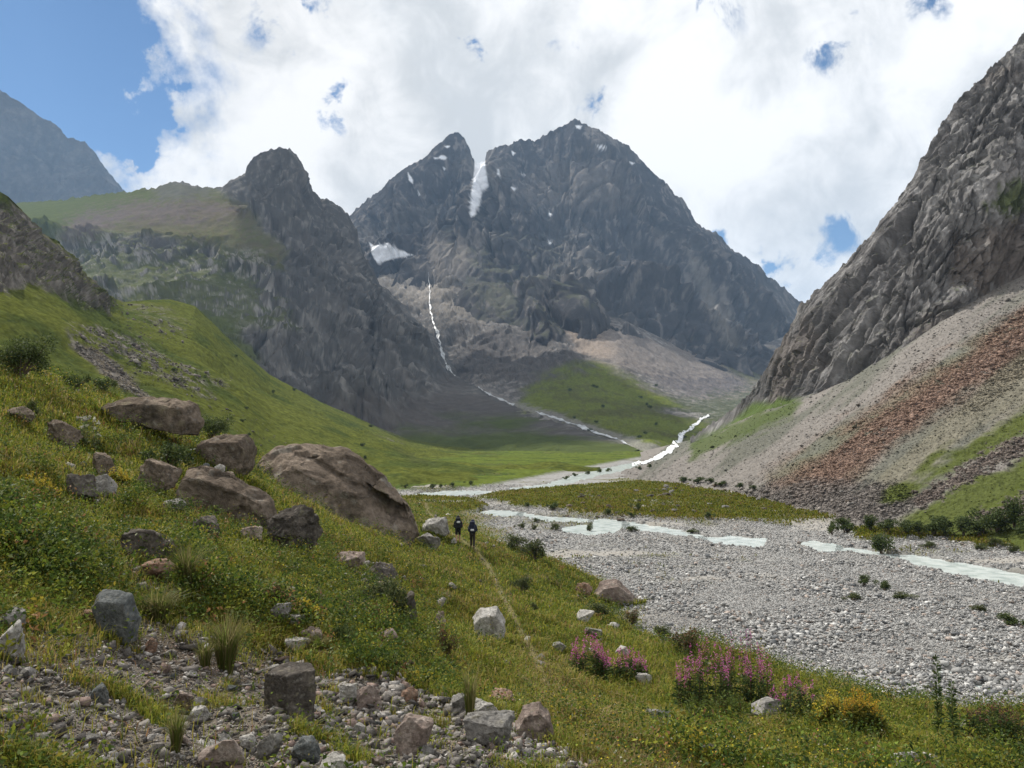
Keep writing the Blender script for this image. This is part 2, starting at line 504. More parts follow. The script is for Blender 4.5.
# ---- left mountain: green shoulder, knob, dark face
C0 = [(-260, 250, 1900), (-100, 215, 1900), (0, 206, 1900), (20, 203, 1880), (60, 200, 1850), (110, 193, 1800), (150, 189, 1760), (165, 184, 1740), (182, 181, 1720), (190, 184, 1710), (200, 187, 1700), (222, 188, 1680),
      (230, 182, 1660), (240, 178, 1650), (248, 174, 1650), (250, 165, 1650), (256, 157, 1650), (264, 153, 1650), (272, 150, 1650), (280, 147, 1650), (290, 150, 1650), (297, 154, 1650), (302, 164, 1650), (307, 176, 1650), (311, 189, 1650),
      (316, 195, 1650), (321, 200, 1660), (326, 199, 1660), (333, 202, 1660), (340, 207, 1660), (347, 213, 1660), (352, 222, 1660), (356, 230, 1660), (358, 240, 1660), (364, 256, 1660), (372, 268, 1650), (378, 285, 1640), (400, 303, 1600), (420, 322, 1520), (440, 347, 1400), (458, 376, 1250), (490, 396, 1000), (530, 413, 820), (580, 431, 660), (640, 450, 520)]
C1 = [(-260, -260, 300, 1400), (20, 20, 228, 1480), (100, 100, 232, 1380), (182, 180, 232, 1350), (250, 240, 232, 1340), (282, 280, 235, 1340), (312, 318, 255, 1340), (356, 348, 285, 1330), (378, 365, 315, 1300), (440, 420, 368, 1120), (458, 436, 390, 1050), (490, 470, 407, 900), (530, 512, 422, 760), (580, 568, 436, 620), (640, 634, 452, 510)]
C2 = [(-260, -260, 330, 1150), (20, 20, 262, 1220), (100, 100, 268, 1180), (182, 185, 270, 1160), (250, 235, 290, 1130), (282, 275, 305, 1110), (312, 318, 325, 1080), (356, 350, 350, 1040), (378, 370, 375, 1000), (440, 420, 405, 880), (458, 440, 418, 820), (490, 475, 428, 740), (530, 515, 436, 660), (580, 568, 444, 570), (640, 632, 456, 490)]
C3 = [(-260, -260, 420, 700), (20, 20, 330, 820), (100, 100, 330, 800), (182, 190, 340, 780), (250, 240, 365, 740), (282, 280, 388, 720), (312, 320, 406, 700), (356, 360, 422, 680), (378, 385, 431, 660), (440, 430, 441, 620), (458, 450, 445, 590), (490, 485, 449, 560), (530, 520, 452, 530), (580, 570, 455, 500), (640, 630, 460, 440)]
C4 = rel(C3, 40, -60)
_cd = rock_disp(230, 42, (1.15, 0.9, 0.40), 4, None, (0.16, 0.12, 0.08), 0.45, 0.35, 2.0)
def c_disp(V, L_):
    px, py = L_.px0, L_.py0
    smooth = np.maximum(shape(px, py, [(-300, 180), (205, 180), (245, 215), (285, 250), (280, 262), (210, 240), (140, 240), (70, 236), (-300, 260)], 10),
                        shape(px, py, [(400, 395), (470, 385), (560, 415), (660, 440), (660, 480), (380, 480)], 25))
    fine = fbm(np.asarray(V, f32) / 30, 4, 0.6)
    mid = shape(px, py, [(60, 258), (140, 258), (220, 262), (262, 290), (285, 330), (230, 345), (150, 320), (60, 290)], 10, 12, fine)
    return _cd(V, L_) * (1 - 0.92 * np.clip(smooth, 0, 1)) * (1 - 0.6 * mid) + fine * 2.5
LC = loft([C0, C1, C2, C3, C4], (0, 400, -350), 1.2, c_disp, damp_px=30, jag=2.2)

# ---- near left hillside with the crag
B0 = [(-260, 60, 300), (-100, 145, 280), (-30, 175, 265), (0, 192, 260), (8, 197, 262), (12, 204, 265), (22, 212, 270), (27, 220, 275), (34, 229, 280), (48, 238, 290), (57, 245, 297), (64, 253, 305), (80, 270, 330), (95, 283, 355), (110, 297, 385), (125, 302, 405), (150, 300, 430),
      (170, 300, 450), (195, 306, 470), (215, 325, 480), (235, 345, 490), (270, 375, 510), (320, 402, 540), (370, 424, 570), (410, 440, 600), (460, 446, 640), (520, 450, 600), (560, 458, 420), (600, 469, 262)]
B1 = [(-260, 210, 200), (0, 275, 205), (60, 300, 225), (120, 335, 250), (195, 352, 290), (270, 408, 300), (340, 434, 320), (410, 455, 350), (460, 459, 380), (520, 461, 370), (560, 464, 310), (600, 469.6, 252)]
B2 = [(-260, 440, 110), (0, 410, 120), (60, 420, 125), (120, 432, 130), (195, 457, 135), (270, 479, 140), (340, 490, 145), (415, 494, 148), (460, 489, 165), (520, 480, 200), (560, 475, 222), (600, 470, 245)]
B3 = rel(B2, 25, -15)
CRAG = [(-300, 20), (0, 190), (30, 218), (64, 250), (112, 298), (112, 312), (85, 318), (55, 298), (30, 290), (0, 300), (-60, 290), (-300, 220)]
_bd = rock_disp(24, 5.0, (1.0, 0.9, 0.6), 3, None, (0.35, 0.28, 0.18))
def b_disp(V, L_):
    px, py = L_.px0, L_.py0
    P = np.asarray(V, f32)
    wn = fbm(P / 25, 3)
    crag = shape(px, py, CRAG, 8, 16, wn)
    w2 = fbm(P / 14 + 9, 4)
    ledge = shape(px, py, [(75, 330), (110, 322), (140, 335), (180, 365), (225, 380), (215, 392), (150, 372), (100, 350)], 6, 20, w2)
    wv = fbm(P / 45, 3)
    return _bd(V, L_) * (crag * 0.9 + ledge * 0.25) + w2 * 0.6 + wv * 3.0
LB = loft([B0, B1, B2, B3], (0, 120, -70), 1.35, b_disp, damp_px=12, ridge_damp=0.3)

# ---- right cliff
F0 = [(690, 438, 660), (700, 432, 650), (725, 416, 640), (740, 406, 630), (752, 395, 620), (760, 380, 610), (768, 364, 600), (780, 345, 590), (790, 329, 580), (796, 317, 570), (800, 308, 565), (806, 302, 560), (815, 293, 550), (826, 283, 540), (838, 272, 530), (850, 258, 515), (862, 245, 500), (875, 231, 485),
      (888, 214, 470), (898, 201, 460), (905, 190, 455), (912, 180, 450), (922, 161, 445), (932, 142, 440), (938, 132, 440), (942, 122, 437), (948, 116, 435), (955, 106, 432), (965, 93, 430), (975, 84, 425), (982, 80, 420), (990, 67, 415), (1000, 60, 410), (1010, 50, 405), (1024, 34, 400), (1060, 0, 390), (1120, -60, 380), (1300, -180, 370)]
F1 = [(690, 690, 442, 480), (725, 728, 427, 470), (760, 772, 398, 450), (800, 815, 335, 430), (838, 855, 310, 400), (875, 900, 275, 360), (912, 945, 230, 330), (948, 985, 180, 310), (1000, 1040, 130, 300), (1120, 1160, 30, 290), (1300, 1330, -60, 290)]
F2 = [(690, 690, 446, 300), (725, 722, 434, 255), (760, 762, 418, 215), (800, 805, 402, 192), (838, 855, 386, 182), (875, 900, 352, 178), (912, 945, 322, 182), (948, 985, 296, 190), (1000, 1040, 262, 200), (1120, 1160, 170, 190), (1300, 1330, 60, 180)]
_fy0 = np.array([(690, 302), (700, 295), (725, 275), (740, 262), (752, 252), (760, 246), (768, 242), (780, 236), (790, 232), (800, 228), (815, 225), (838, 222), (862, 220), (888, 218), (905, 218), (922, 220), (942, 224), (965, 229), (990, 234), (1010, 238), (1024, 242), (1060, 246), (1120, 245), (1300, 235)], float)
_fy1 = np.array([(690, 300), (725, 262), (760, 230), (800, 207), (838, 198), (875, 194), (912, 197), (948, 203), (1000, 213), (1120, 212), (1300, 205)], float)
F0 = [(a, b, float(np.interp(a, _fy0[:, 0], _fy0[:, 1]))) for a, b, _ in F0]
F1 = [(s_, a, b, float(np.interp(s_, _fy1[:, 0], _fy1[:, 1]))) for s_, a, b, _ in F1]
F3 = rel(F2, 25, -6)
# bedding that runs steeply down to the left
_a = R(32)
_rot = np.array([[math.cos(_a), 0, -math.sin(_a)], [0, 1, 0], [math.sin(_a), 0, math.cos(_a)]])
_fd0 = rock_disp(30, 4.2, (1.5, 0.9, 0.26), 4, _rot, (0.24, 0.24, 0.17), 0.44, 0.7, 1.5, 0.07)
def _fd(V, L_):
    g = shape(L_.px0, L_.py0, [(680, 455), (700, 430), (735, 412), (752, 402), (806, 396), (800, 420), (740, 460)], 8)
    return _fd0(V, L_) * (1 - 0.92 * g) * (0.30 + 0.70 * sstep(2.0, 1.75, L_.v))
LF = loft([F0, F1, F2, F3], (90, 70, -60), 1.5, _fd, damp_px=18, ridge_damp=0.25, jag=3.0)

# ---- right scree slope
G0 = [(640, 452, 420), (690, 440, 330), (720, 429, 268), (760, 412, 222), (800, 398, 200), (850, 380, 188), (900, 344, 184), (960, 302, 190), (1024, 262, 208), (1150, 180, 205), (1300, 90, 200)]
G1 = [(640, 463, 290), (690, 458, 225), (720, 455, 195), (760, 450, 160), (800, 446, 142), (850, 435, 132), (900, 420, 126), (960, 400, 126), (1024, 382, 128), (1150, 330, 125), (1300, 260, 120)]
G2 = [(610, 480, 195), (690, 487, 157), (720, 489, 146), (760, 498, 127), (800, 511, 107), (850, 522, 92), (900, 528, 86), (960, 536, 79), (1024, 544, 73), (1150, 570, 62), (1300, 600, 55)]
G2 = [(640,) + G2[0]] + G2[1:]
G3_ = rel(G2, 22, -4)
def g_disp(V, L_):
    P = np.asarray(V, f32)
    return fbm(P / 14, 4) * 0.8 + fbm(P / 1.6, 4, 0.6) * 0.28
LG = loft([G0, G1, G2, G3_], None, 1.6, g_disp)
# ------------------------------------------------------------------ near ground and valley floor
def bed_z(x, y):
    return -10 + 0.005 * (np.maximum(y, 35) - 35)

CTRL_PIX = [(640, 768, 8.5), (500, 768, 7.2), (300, 768, 5.2), (0, 768, 4), (1024, 768, 11.5), (800, 768, 10), (0, 640, 7), (0, 560, 10), (0, 480, 15), (0, 420, 22), (0, 368, 30),
            (110, 640, 8), (110, 560, 12), (110, 480, 20), (110, 403, 38), (225, 680, 8.5), (225, 600, 12.5), (225, 530, 20), (225, 446, 43), (300, 560, 20), (300, 500, 32), (245, 472, 40),
            (330, 640, 12.5), (400, 552, 42), (400, 600, 25), (400, 680, 13), (472, 546, 63), (458, 541, 72), (425, 500, 116), (500, 590, 38), (540, 665, 20), (545, 557, 56),
            (600, 612, 34), (650, 640, 28), (760, 680, 21), (900, 712, 19), (1024, 722, 18), (700, 720, 14.5)]
CTRL_W = [(0, 0, -1.6), (-3, 0, 0.0), (3, 0, -2.9), (0, -5, -0.7), (-7, -5, 2), (7, -5, -3.4), (-16, 0, 5.5), (-26, 10, 8), (15, 0, -6), (14, 9, -6.0),
          (10.5, 33, -10.5), (7, 43, -10.5), (3.5, 62, -10.4), (0.3, 82, -10.2), (15, 30, -10.8), (20, 27, -11.2), (30, 24, -13), (30, 5, -11),
          (-18, 150, -11), (-10, 130, -10.2), (-45, 120, -5), (-70, 130, -2), (-51, 80, 2.2), (-40, 80, 0), (-29, 80, -4), (-18, 80, -6.7), (-12, 85, -8.3),
          (40, 60, -20), (40, 120, -20), (8, 115, -13), (-75, 60, 8), (-100, 100, 6)]
_cp = np.array([unproj(a, b, c) for a, b, c in CTRL_PIX] + [np.array(w, float) for w in CTRL_W])
def _tps_fit(P, lam=2.0):
    n = len(P)
    d = np.hypot(P[:, None, 0] - P[None, :, 0], P[:, None, 1] - P[None, :, 1])
    K = np.where(d > 0, d * d * np.log(d + 1e-12), 0) + lam * np.eye(n)
    Q = np.concatenate([np.ones((n, 1)), P[:, :2]], 1)
    A = np.block([[K, Q], [Q.T, np.zeros((3, 3))]])
    return np.linalg.solve(A, np.concatenate([P[:, 2], np.zeros(3)]))
_w = _tps_fit(_cp)
def near_z(x, y):
    out = np.full(len(x), _w[-3]) + _w[-2] * x + _w[-1] * y
    for k in range(len(_cp)):
        d2 = (x - _cp[k, 0]) ** 2 + (y - _cp[k, 1]) ** 2
        out += _w[k] * 0.5 * d2 * np.log(d2 + 1e-12)
    return out

az = np.concatenate([np.linspace(R(-88), R(-36), 60, endpoint=False), np.linspace(R(-36), R(36), 1150, endpoint=False), np.linspace(R(36), R(88), 60)])
rr = np.concatenate([np.geomspace(1.1, 420, 760), np.geomspace(430, 1500, 60), np.array([2200, 3500, 6000, 9000])])
AZ, RR = np.meshgrid(az, rr)
AX = (np.sin(AZ) * RR).ravel(); AY = (np.cos(AZ) * RR).ravel()
zn = near_z(np.clip(AX, -110, 45), np.clip(AY, -8, 150)) 
zn = np.where(AY > 110, zn - (AY - 110) * 0.12, zn)
zb = bed_z(AX, AY)
P2 = np.stack([AX, AY, np.zeros_like(AX)], -1).astype(f32)
n_big = fbm(P2 / 7.0, 3); n_mid = fbm(P2 / 1.7 + 3, 3); n_fin = fbm(P2 / 0.45 + 7, 3)
k_ = 0.5
edge_n = n_big * 0.35 + n_mid * 0.2
zn2 = zn + edge_n * 0.6
nearness = zn2 - zb                     # > 0 on the grassy bank
apx, apy = proj(np.stack([AX, AY, np.maximum(zn2, zb)], -1))
apx = apx.astype(f32); apy = apy.astype(f32)

# meadow patches on the valley floor and the channels of the river, as outlines on the ground
MEADOWS = [[(500, 492), (560, 487), (640, 481), (760, 490), (850, 512), (880, 522), (760, 522), (690, 521), (620, 517), (560, 511), (520, 507), (470, 500)],
           [(395, 497), (420, 496), (470, 499), (492, 507), (470, 512), (430, 514), (400, 520)],
           [(860, 540), (940, 540), (1030, 552), (1090, 560), (1090, 540), (900, 530), (840, 528)]]
FARGREEN = [(380, 492), (480, 487), (560, 472), (640, 457), (700, 444), (560, 442), (420, 442), (300, 470)]
CHANNELS = [[(893, 553), (915, 553), (960, 560), (1000, 567), (1060, 578), (1120, 590), (1120, 606), (1024, 584), (990, 578), (950, 570), (915, 561)],
            [(800, 541), (815, 539), (842, 544), (838, 549), (815, 547)],
            [(700, 536), (730, 534), (766, 537), (763, 544), (735, 544), (712, 541)],
            [(560, 527), (575, 524), (596, 523), (590, 519), (600, 517), (626, 520), (628, 524), (612, 530), (588, 532), (566, 531)],
            [(480, 510), (500, 509), (522, 511), (520, 514), (500, 515), (488, 514)],
            [(415, 493), (450, 490), (480, 490), (500, 491), (480, 493), (440, 495)],
            [(510, 487), (545, 484), (570, 476), (600, 469), (632, 463), (655, 458), (660, 460), (636, 467), (600, 474), (570, 482), (545, 488)],
            [(624, 520), (660, 525), (704, 534), (706, 538), (660, 529), (624, 525)],
            [(838, 544), (868, 548), (897, 552), (895, 557), (866, 552), (836, 549)],
            [(520, 511), (545, 515), (592, 518), (590, 521), (543, 518), (518, 514)],
            [(928, 667), (940, 665), (957, 666), (960, 670), (940, 673)],
            [(972, 680), (985, 678), (992, 684), (975, 687)]]
floor_m = sstep(-0.1, -0.35, nearness)
chan = np.zeros(len(AX), f32)
vis = (apy > 440) & (apy < 780) & (apx > -150) & (apx < 1200) & (nearness < 0.3)
iv = np.where(vis)[0]
mead = np.zeros(len(AX), f32); farg = np.zeros(len(AX), f32)
wpx = n_mid[iv] * np.clip(300 / RR.ravel()[iv], 1, 6)
wbig = n_big[iv] * np.clip(300 / RR.ravel()[iv], 1, 8)
CH_M = []; nearch = np.zeros(len(AX), bool)
for c in CHANNELS:
    sd_ = poly_sd(apx[iv], apy[iv], c)
    cm = np.zeros(len(AX), f32); cm[iv] = sstep(2.0, -1.0, sd_ + n_mid[iv] * 1.1 + n_fin[iv] * 0.7)
    CH_M.append(cm); chan = np.maximum(chan, cm); nearch[iv] |= sd_ < 7
for c in MEADOWS:
    mead[iv] = np.maximum(mead[iv], sstep(1.0, -1.0, poly_sd(apx[iv], apy[iv], c) + wpx * 0.5 + wbig * 0.6))
farg[iv] = sstep(1.0, -1.0, poly_sd(apx[iv], apy[iv], FARGREEN) + wpx * 0.3)
chan = np.minimum(chan, floor_m)
P3 = P2 * np.array([1, 1, 1], f32)
gravel_rel = (n_big * 0.22 + n_mid * 0.10 + n_fin * 0.04) * np.clip(1.2 - RR.ravel() / 400, 0.15, 1)
zbd = zb + gravel_rel - 0.1 - chan * 0.30 + np.maximum(mead, farg) * (0.45 + 0.2 * n_mid)
zbd = np.where(nearch & (chan < 0.25), np.maximum(zbd, zb - 0.20), zbd)
zbd = np.where(chan >= 0.25, np.minimum(zbd, zb - 0.36), zbd)
# hillside relief
slope_rel = n_big * 0.28 + n_mid * 0.12 + n_fin * 0.035
znd = zn2 + slope_rel * np.clip(RR.ravel() / 12, 0.25, 1)
# terraced dips in the left slope
h = np.clip(0.5 + 0.5 * (znd - zbd) / k_, 0, 1)
AZ_z = zbd + (znd - zbd) * h + k_ * h * (1 - h) * 0.5
A_V = np.stack([AX, AY, AZ_z], -1).astype(f32)
A_near = h.astype(f32)
apx, apy = [a.astype(f32) for a in proj(A_V)]
n_r, n_a = len(rr), len(az)
_idx = np.arange(n_r * n_a).reshape(n_r, n_a)
A_faces = np.stack([_idx[:-1, :-1], _idx[:-1, 1:], _idx[1:, 1:], _idx[1:, :-1]], -1).reshape(-1, 4)
_lr = np.log(rr)
def ground_z(x, y, field=None):
    """bilinear height (or another field) of the ground sheet"""
    fld = (AZ_z if field is None else field).reshape(n_r, n_a)
    a = np.interp(np.arctan2(x, y), az, np.arange(n_a)); r = np.interp(np.hypot(x, y), rr, np.arange(n_r))
    i = np.clip(a.astype(int), 0, n_a - 2); j = np.clip(r.astype(int), 0, n_r - 2)
    fa, fr = a - i, r - j
    return (fld[j, i] * (1 - fa) + fld[j, i + 1] * fa) * (1 - fr) + (fld[j + 1, i] * (1 - fa) + fld[j + 1, i + 1] * fa) * fr

# masks on the near ground
RUBBLE = [(-60, 655), (40, 665), (110, 650), (150, 632), (200, 645), (250, 668), (330, 676), (390, 672), (430, 700), (500, 715), (548, 735), (575, 768), (600, 800), (-80, 800)]
EARTH = [[(-40, 650), (60, 628), (140, 622), (200, 632), (250, 660), (240, 680), (150, 660), (40, 682), (-40, 690)], [(90, 640), (150, 625), (235, 640), (300, 668), (240, 690), (150, 668)], [(330, 575), (360, 568), (400, 585), (405, 605), (380, 600), (345, 588)],
         [(60, 470), (110, 480), (130, 500), (80, 505)], [(110, 545), (175, 560), (200, 590), (160, 600), (120, 570)]]
TRAIL = [(424, 498, 1.3), (428, 512, 1.3), (452, 534, 0.9), (476, 549, 1.3), (490, 570, 1.9), (503, 597, 2.4), (520, 630, 3.0), (537, 662, 3.2), (546, 684, 2.0)]
DRYGRASS = [(530, 650), (552, 660), (600, 700), (680, 730), (700, 790), (560, 800), (590, 760), (545, 720), (515, 690)]
sel = np.where((apy > 430) & (apy < 820) & (apx > -120) & (apx < 1150))[0]
rub = np.zeros(len(AX), f32); ear = np.zeros(len(AX), f32); tra = np.zeros(len(AX), f32)
q = (apx[sel], apy[sel])
pw = n_mid[sel] * 12 + n_fin[sel] * 5
rub[sel] = sstep(14, -14, poly_sd(*q, RUBBLE) + pw * 1.3) * A_near[sel]
rub *= 1 - 0.95 * sstep(0.30, 0.55, fbm(P2 / 0.8 + 23, 3))
for e in EARTH:
    ear[sel] = np.maximum(ear[sel], sstep(8, -8, poly_sd(*q, e) + pw) * A_near[sel])
tra[sel] = sstep(1.8, -1.4, line_d(*q, TRAIL) + n_mid[sel] * 1.5 + n_big[sel] * 1.2) * A_near[sel] * 0.8
dryg = np.zeros(len(AX), f32)
dryg[sel] = sstep(14, -22, poly_sd(*q, DRYGRASS) + pw * 1.5) * A_near[sel]
# colours of the ground sheet
gcol = np.tile(np.array([[0.235, 0.232, 0.225]], f32), (len(AX), 1))
gcol *= (1 + 0.22 * n_fin + 0.12 * n_mid)[:, None]
gcol = mixc(gcol, (0.18, 0.17, 0.155), sstep(0.1, 0.7, n_big) * 0.6)
nb2 = fbm(P2 / 22.0 + 40, 4)
mcol = np.tile(np.array([[0.075, 0.082, 0.02]], f32), (len(AX), 1))
mcol = mixc(mcol, (0.105, 0.078, 0.028), sstep(0.0, 0.6, nb2))
mcol = mixc(mcol, (0.05, 0.062, 0.018), sstep(0.1, 0.7, n_big) * 0.6)
mcol = mixc(mcol, (0.10, 0.078, 0.055), sstep(0.25, 0.6, fbm(P2 / 5.0 * np.array([0.5, 1, 1], f32) + 12, 4)) * 0.8)
fcol = np.tile(np.array([[0.082, 0.104, 0.022]], f32), (len(AX), 1))
fcol = mixc(fcol, (0.045, 0.065, 0.018), sstep(0.0, 0.5, nb2))
gcol = gcol + (mcol - gcol) * mead[:, None]
fcol = fcol * (1 + 0.3 * fbm(P2 / 2.5 + 15, 3, 0.7))[:, None]
gcol = gcol + (fcol - gcol) * farg[:, None]
tuftm = sstep(0.42, 0.72, nb2 + n_mid * 0.3) * floor_m * (1 - chan) * sstep(50, 75, AY)
gcol = mixc(gcol, (0.10, 0.10, 0.04), tuftm * 0.75)
gcol = mixc(gcol, (0.10, 0.095, 0.085), sstep(0.02, 0.35, chan) * 0.7)
sandy = sstep(0.35, 0.6, fbm(P2 / 9.0 * np.array([0.6, 1, 1], f32) + 70, 3)) * floor_m * (AY < 170)
gcol = mixc(gcol, (0.27, 0.255, 0.23), sandy * 0.8)
tcol = np.tile(np.array([[0.060, 0.075, 0.016]], f32), (len(AX), 1))
tcol = mixc(tcol, (0.10, 0.085, 0.028), sstep(-0.1, 0.6, n_big + 0.5 * n_mid))
tcol = mixc(tcol, (0.105, 0.08, 0.05), sstep(0.35, 0.8, n_mid + n_fin * 0.5) * 0.7)
gcol = gcol + (tcol - gcol) * A_near[:, None]
gcol = mixc(gcol, (0.145, 0.125, 0.105), rub * 0.92)
gcol = mixc(gcol, (0.080, 0.064, 0.048), ear * 0.85)
gcol = mixc(gcol, (0.17, 0.135, 0.07), dryg * 0.8)
gcol = mixc(gcol, (0.22, 0.18, 0.11), tra * 0.7)

# ------------------------------------------------------------------ colours of the landforms
def rock_base(P, size, c0, c1, c2):
    n1 = fbm(P / size, 5, 0.6); n2 = fbm(P * np.array([1, 1, 0.35], f32) / (size * 0.12) + 13, 4, 0.7)
    c = np.tile(np.array([c0], f32), (len(P), 1))
    c = mixc(c, c1, sstep(-0.15, 0.5, n1))
    c = mixc(c, c2, sstep(0.15, 0.7, n2 + 0.3 * n1) * 0.7)
    return c * (1 + 0.18 * n2)[:, None], n1, n2

def flat(L_, a, b):
    return sstep(a, b, L_.N[:, 2])

# far left mountain
c, n1, n2 = rock_base(LD.V, 300, (0.06, 0.06, 0.063), (0.08, 0.077, 0.077), (0.10, 0.097, 0.094)); LD.C = c

# massif
c, n1, n2 = rock_base(LE.V, 260, (0.062, 0.060, 0.062), (0.092, 0.087, 0.083), (0.165, 0.152, 0.14))
px, py = LE.px, LE.py
c = mixc(c, (0.20, 0.18, 0.16), shape(px, py, [(560, 160), (610, 165), (640, 200), (600, 210), (540, 205), (515, 190)], 10, 18, n2) * 0.45)
c = mixc(c, (0.24, 0.225, 0.20), shape(px, py, [(688, 250), (700, 262), (715, 290), (735, 330), (745, 350), (728, 345), (705, 310), (690, 275)], 4, 8, n2) * 0.55)
c = mixc(c, (0.20, 0.18, 0.16), shape(px, py, [(430, 240), (455, 232), (470, 262), (450, 285), (430, 270)], 5, 8, n2) * 0.7)
c = mixc(c, (0.075, 0.08, 0.045), sstep(0.62, 0.8, LE.N[:, 2]) * shape(px, py, [(450, 230), (560, 230), (620, 340), (480, 340)], 30, 20, n1) * 0.5)
snow = shape(px, py, [(475, 160), (485, 161), (487, 178), (488, 186), (482, 192), (480, 205), (474, 216), (470, 217), (470, 208), (471, 195), (473, 180)], 0.9, 0.6, n2)
for poly in [[(369, 242), (374, 246), (388, 243), (400, 250), (413, 255), (398, 258), (385, 261), (378, 264), (374, 258)],
             [(441, 155), (447, 157), (446, 160), (438, 158)], [(438, 158), (433, 157), (435, 159)], [(408, 173), (412, 178), (413, 184), (409, 180)], [(418, 190), (421, 195), (419, 196)], [(444, 146), (450, 146), (447, 148)], [(443, 167), (446, 168), (444, 170)],
             [(576, 126), (582, 126), (580, 129), (576, 128)], [(497, 169), (499, 169), (500, 176), (497, 174)], [(512, 151), (515, 153), (513, 155)], [(511, 187), (518, 188), (514, 190)], [(521, 173), (525, 175), (522, 176)],
             [(596, 145), (606, 147), (600, 149)], [(549, 212), (552, 215), (548, 215)], [(547, 242), (553, 241), (550, 244)], [(630, 162), (635, 163), (632, 165)]]:
    snow = np.maximum(snow, shape(px, py, poly, 0.8, 0.8, n2))
snow *= (LE.v > -0.02)
c = mixc(c, (0.80, 0.82, 0.86), snow); LE.C = c

# apron
c, n1, n2 = rock_base(LH.V, 130, (0.095, 0.09, 0.085), (0.12, 0.112, 0.105), (0.19, 0.18, 0.17))
px, py = LH.px, LH.py
c = mixc(c, (0.21, 0.19, 0.165), shape(px, py, [(370, 240), (425, 250), (460, 262), (455, 292), (500, 298), (520, 318), (470, 322), (440, 310), (400, 300), (375, 270)], 8, 14, n2) * 0.8)
c = mixc(c, (0.34, 0.31, 0.28), shape(px, py, [(410, 272), (432, 272), (436, 285), (420, 292), (404, 284)], 5, 14, n2) * 0.7)
purp = shape(px, py, [(470, 320), (560, 345), (580, 350), (600, 380), (570, 395), (500, 385), (455, 380)], 14, 22, n1)
c = mixc(c, (0.085, 0.078, 0.075), purp * 0.8)
green = shape(px, py, [(520, 388), (575, 370), (600, 365), (650, 385), (690, 415), (715, 418), (700, 440), (660, 452), (600, 440), (540, 415)], 9, 16, n1)
c = mixc(c, mixc(np.tile(np.array([[0.112, 0.132, 0.028]], f32), (len(px), 1)), (0.08, 0.085, 0.028), sstep(-0.2, 0.5, n2 + n1)), green)
scree = shape(px, py, [(570, 316), (600, 318), (640, 332), (700, 358), (748, 362), (770, 360), (760, 385), (720, 400), (690, 402), (650, 378), (600, 358), (578, 352)], 6, 8, n1)
c = mixc(c, np.array((0.17, 0.150, 0.135)), scree)
c = mixc(c, (0.23, 0.19, 0.155), scree * shape(px, py, [(572, 318), (598, 330), (612, 352), (600, 362), (575, 345)], 8, 6, n1) * 0.8)
c = mixc(c, (0.115, 0.105, 0.105), scree * shape(px, py, [(630, 375), (700, 378), (750, 370), (750, 395), (690, 408), (640, 392)], 9, 14, n2) * 0.9)
c = mixc(c, (0.06, 0.075, 0.03), shape(px, py, [(670, 400), (720, 395), (770, 385), (790, 400), (740, 430), (700, 420)], 8, 10, n2) * 0.6)
c = mixc(c, (0.085, 0.09, 0.04), shape(px, py, [(720, 365), (745, 350), (770, 350), (775, 372), (750, 384)], 7, 6, n1) * 0.8)
c = mixc(c, (0.20, 0.19, 0.18), sstep(3.5, -1, line_d(px, py, [(478, 387, 1.2), (505, 401, 1.5), (540, 413, 3), (580, 426, 4), (610, 437, 5), (655, 452, 7)]) + n2 * 3) * 0.8)
LH.C = c * (1 + 0.15 * n2 + 0.22 * fbm(LH.V / 5 + 30, 3, 0.7))[:, None]

# left mountain
c, n1, n2 = rock_base(LC.V, 120, (0.085, 0.083, 0.08), (0.11, 0.105, 0.10), (0.17, 0.165, 0.155))
px, py = LC.px, LC.py
sh = shape(px, py, [(-400, 180), (170, 180), (210, 182), (248, 212), (283, 245), (282, 262), (210, 245), (150, 236), (70, 240), (-400, 300)], 6, 10, n1)
c = mixc(c, (0.095, 0.098, 0.045), sh)
c = mixc(c, (0.075, 0.090, 0.028), sh * shape(px, py, [(-400, 190), (150, 188), (160, 200), (90, 215), (40, 245), (-400, 300)], 8, 10, n1) * 0.9)
c = mixc(c, (0.12, 0.095, 0.095), sh * shape(px, py, [(60, 232), (80, 215), (130, 203), (200, 200), (250, 208), (220, 222), (130, 222), (70, 240)], 6, 14, n2) * 0.8)
c = mixc(c, (0.105, 0.092, 0.062), sh * shape(px, py, [(130, 208), (240, 205), (290, 245), (280, 262), (200, 240), (110, 232)], 8, 14, n1) * sstep(-0.4, 0.3, n2) * 0.8)
c = mixc(c, (0.10, 0.098, 0.085), sh * shape(px, py, [(152, 184), (185, 180), (215, 186), (212, 196), (160, 200)], 4, 8, n2) * 0.8)
band = shape(px, py, [(60, 240), (110, 234), (180, 244), (250, 255), (280, 290), (300, 330), (230, 330), (200, 318), (150, 305), (100, 290), (62, 262)], 8, 14, n1)
c = mixc(c, (0.075, 0.082, 0.034), band * shape(px, py, [(60, 258), (140, 258), (220, 262), (262, 290), (285, 330), (230, 345), (150, 320), (60, 290)], 10, 14, n1) * sstep(0.2, -0.3, n1 + n2 * 0.6) * 0.85)
c = mixc(c, (0.27, 0.26, 0.245), band * sstep(0.0, 0.4, n2) * 0.8)
c = mixc(c, (0.08, 0.09, 0.035), band * sstep(0.50, 0.75, LC.N[:, 2] + n1 * 0.12) * 0.8)
c = mixc(c, (0.075, 0.09, 0.028), shape(px, py, [(150, 312), (185, 302), (220, 318), (255, 350), (268, 372), (225, 352), (190, 338)], 5, 8, n1) * 0.85)
low = shape(px, py, [(330, 395), (400, 400), (455, 378), (520, 408), (640, 448), (660, 480), (400, 480), (330, 420)], 10, 10, n1)
c = mixc(c, (0.090, 0.080, 0.074), low * 0.75)
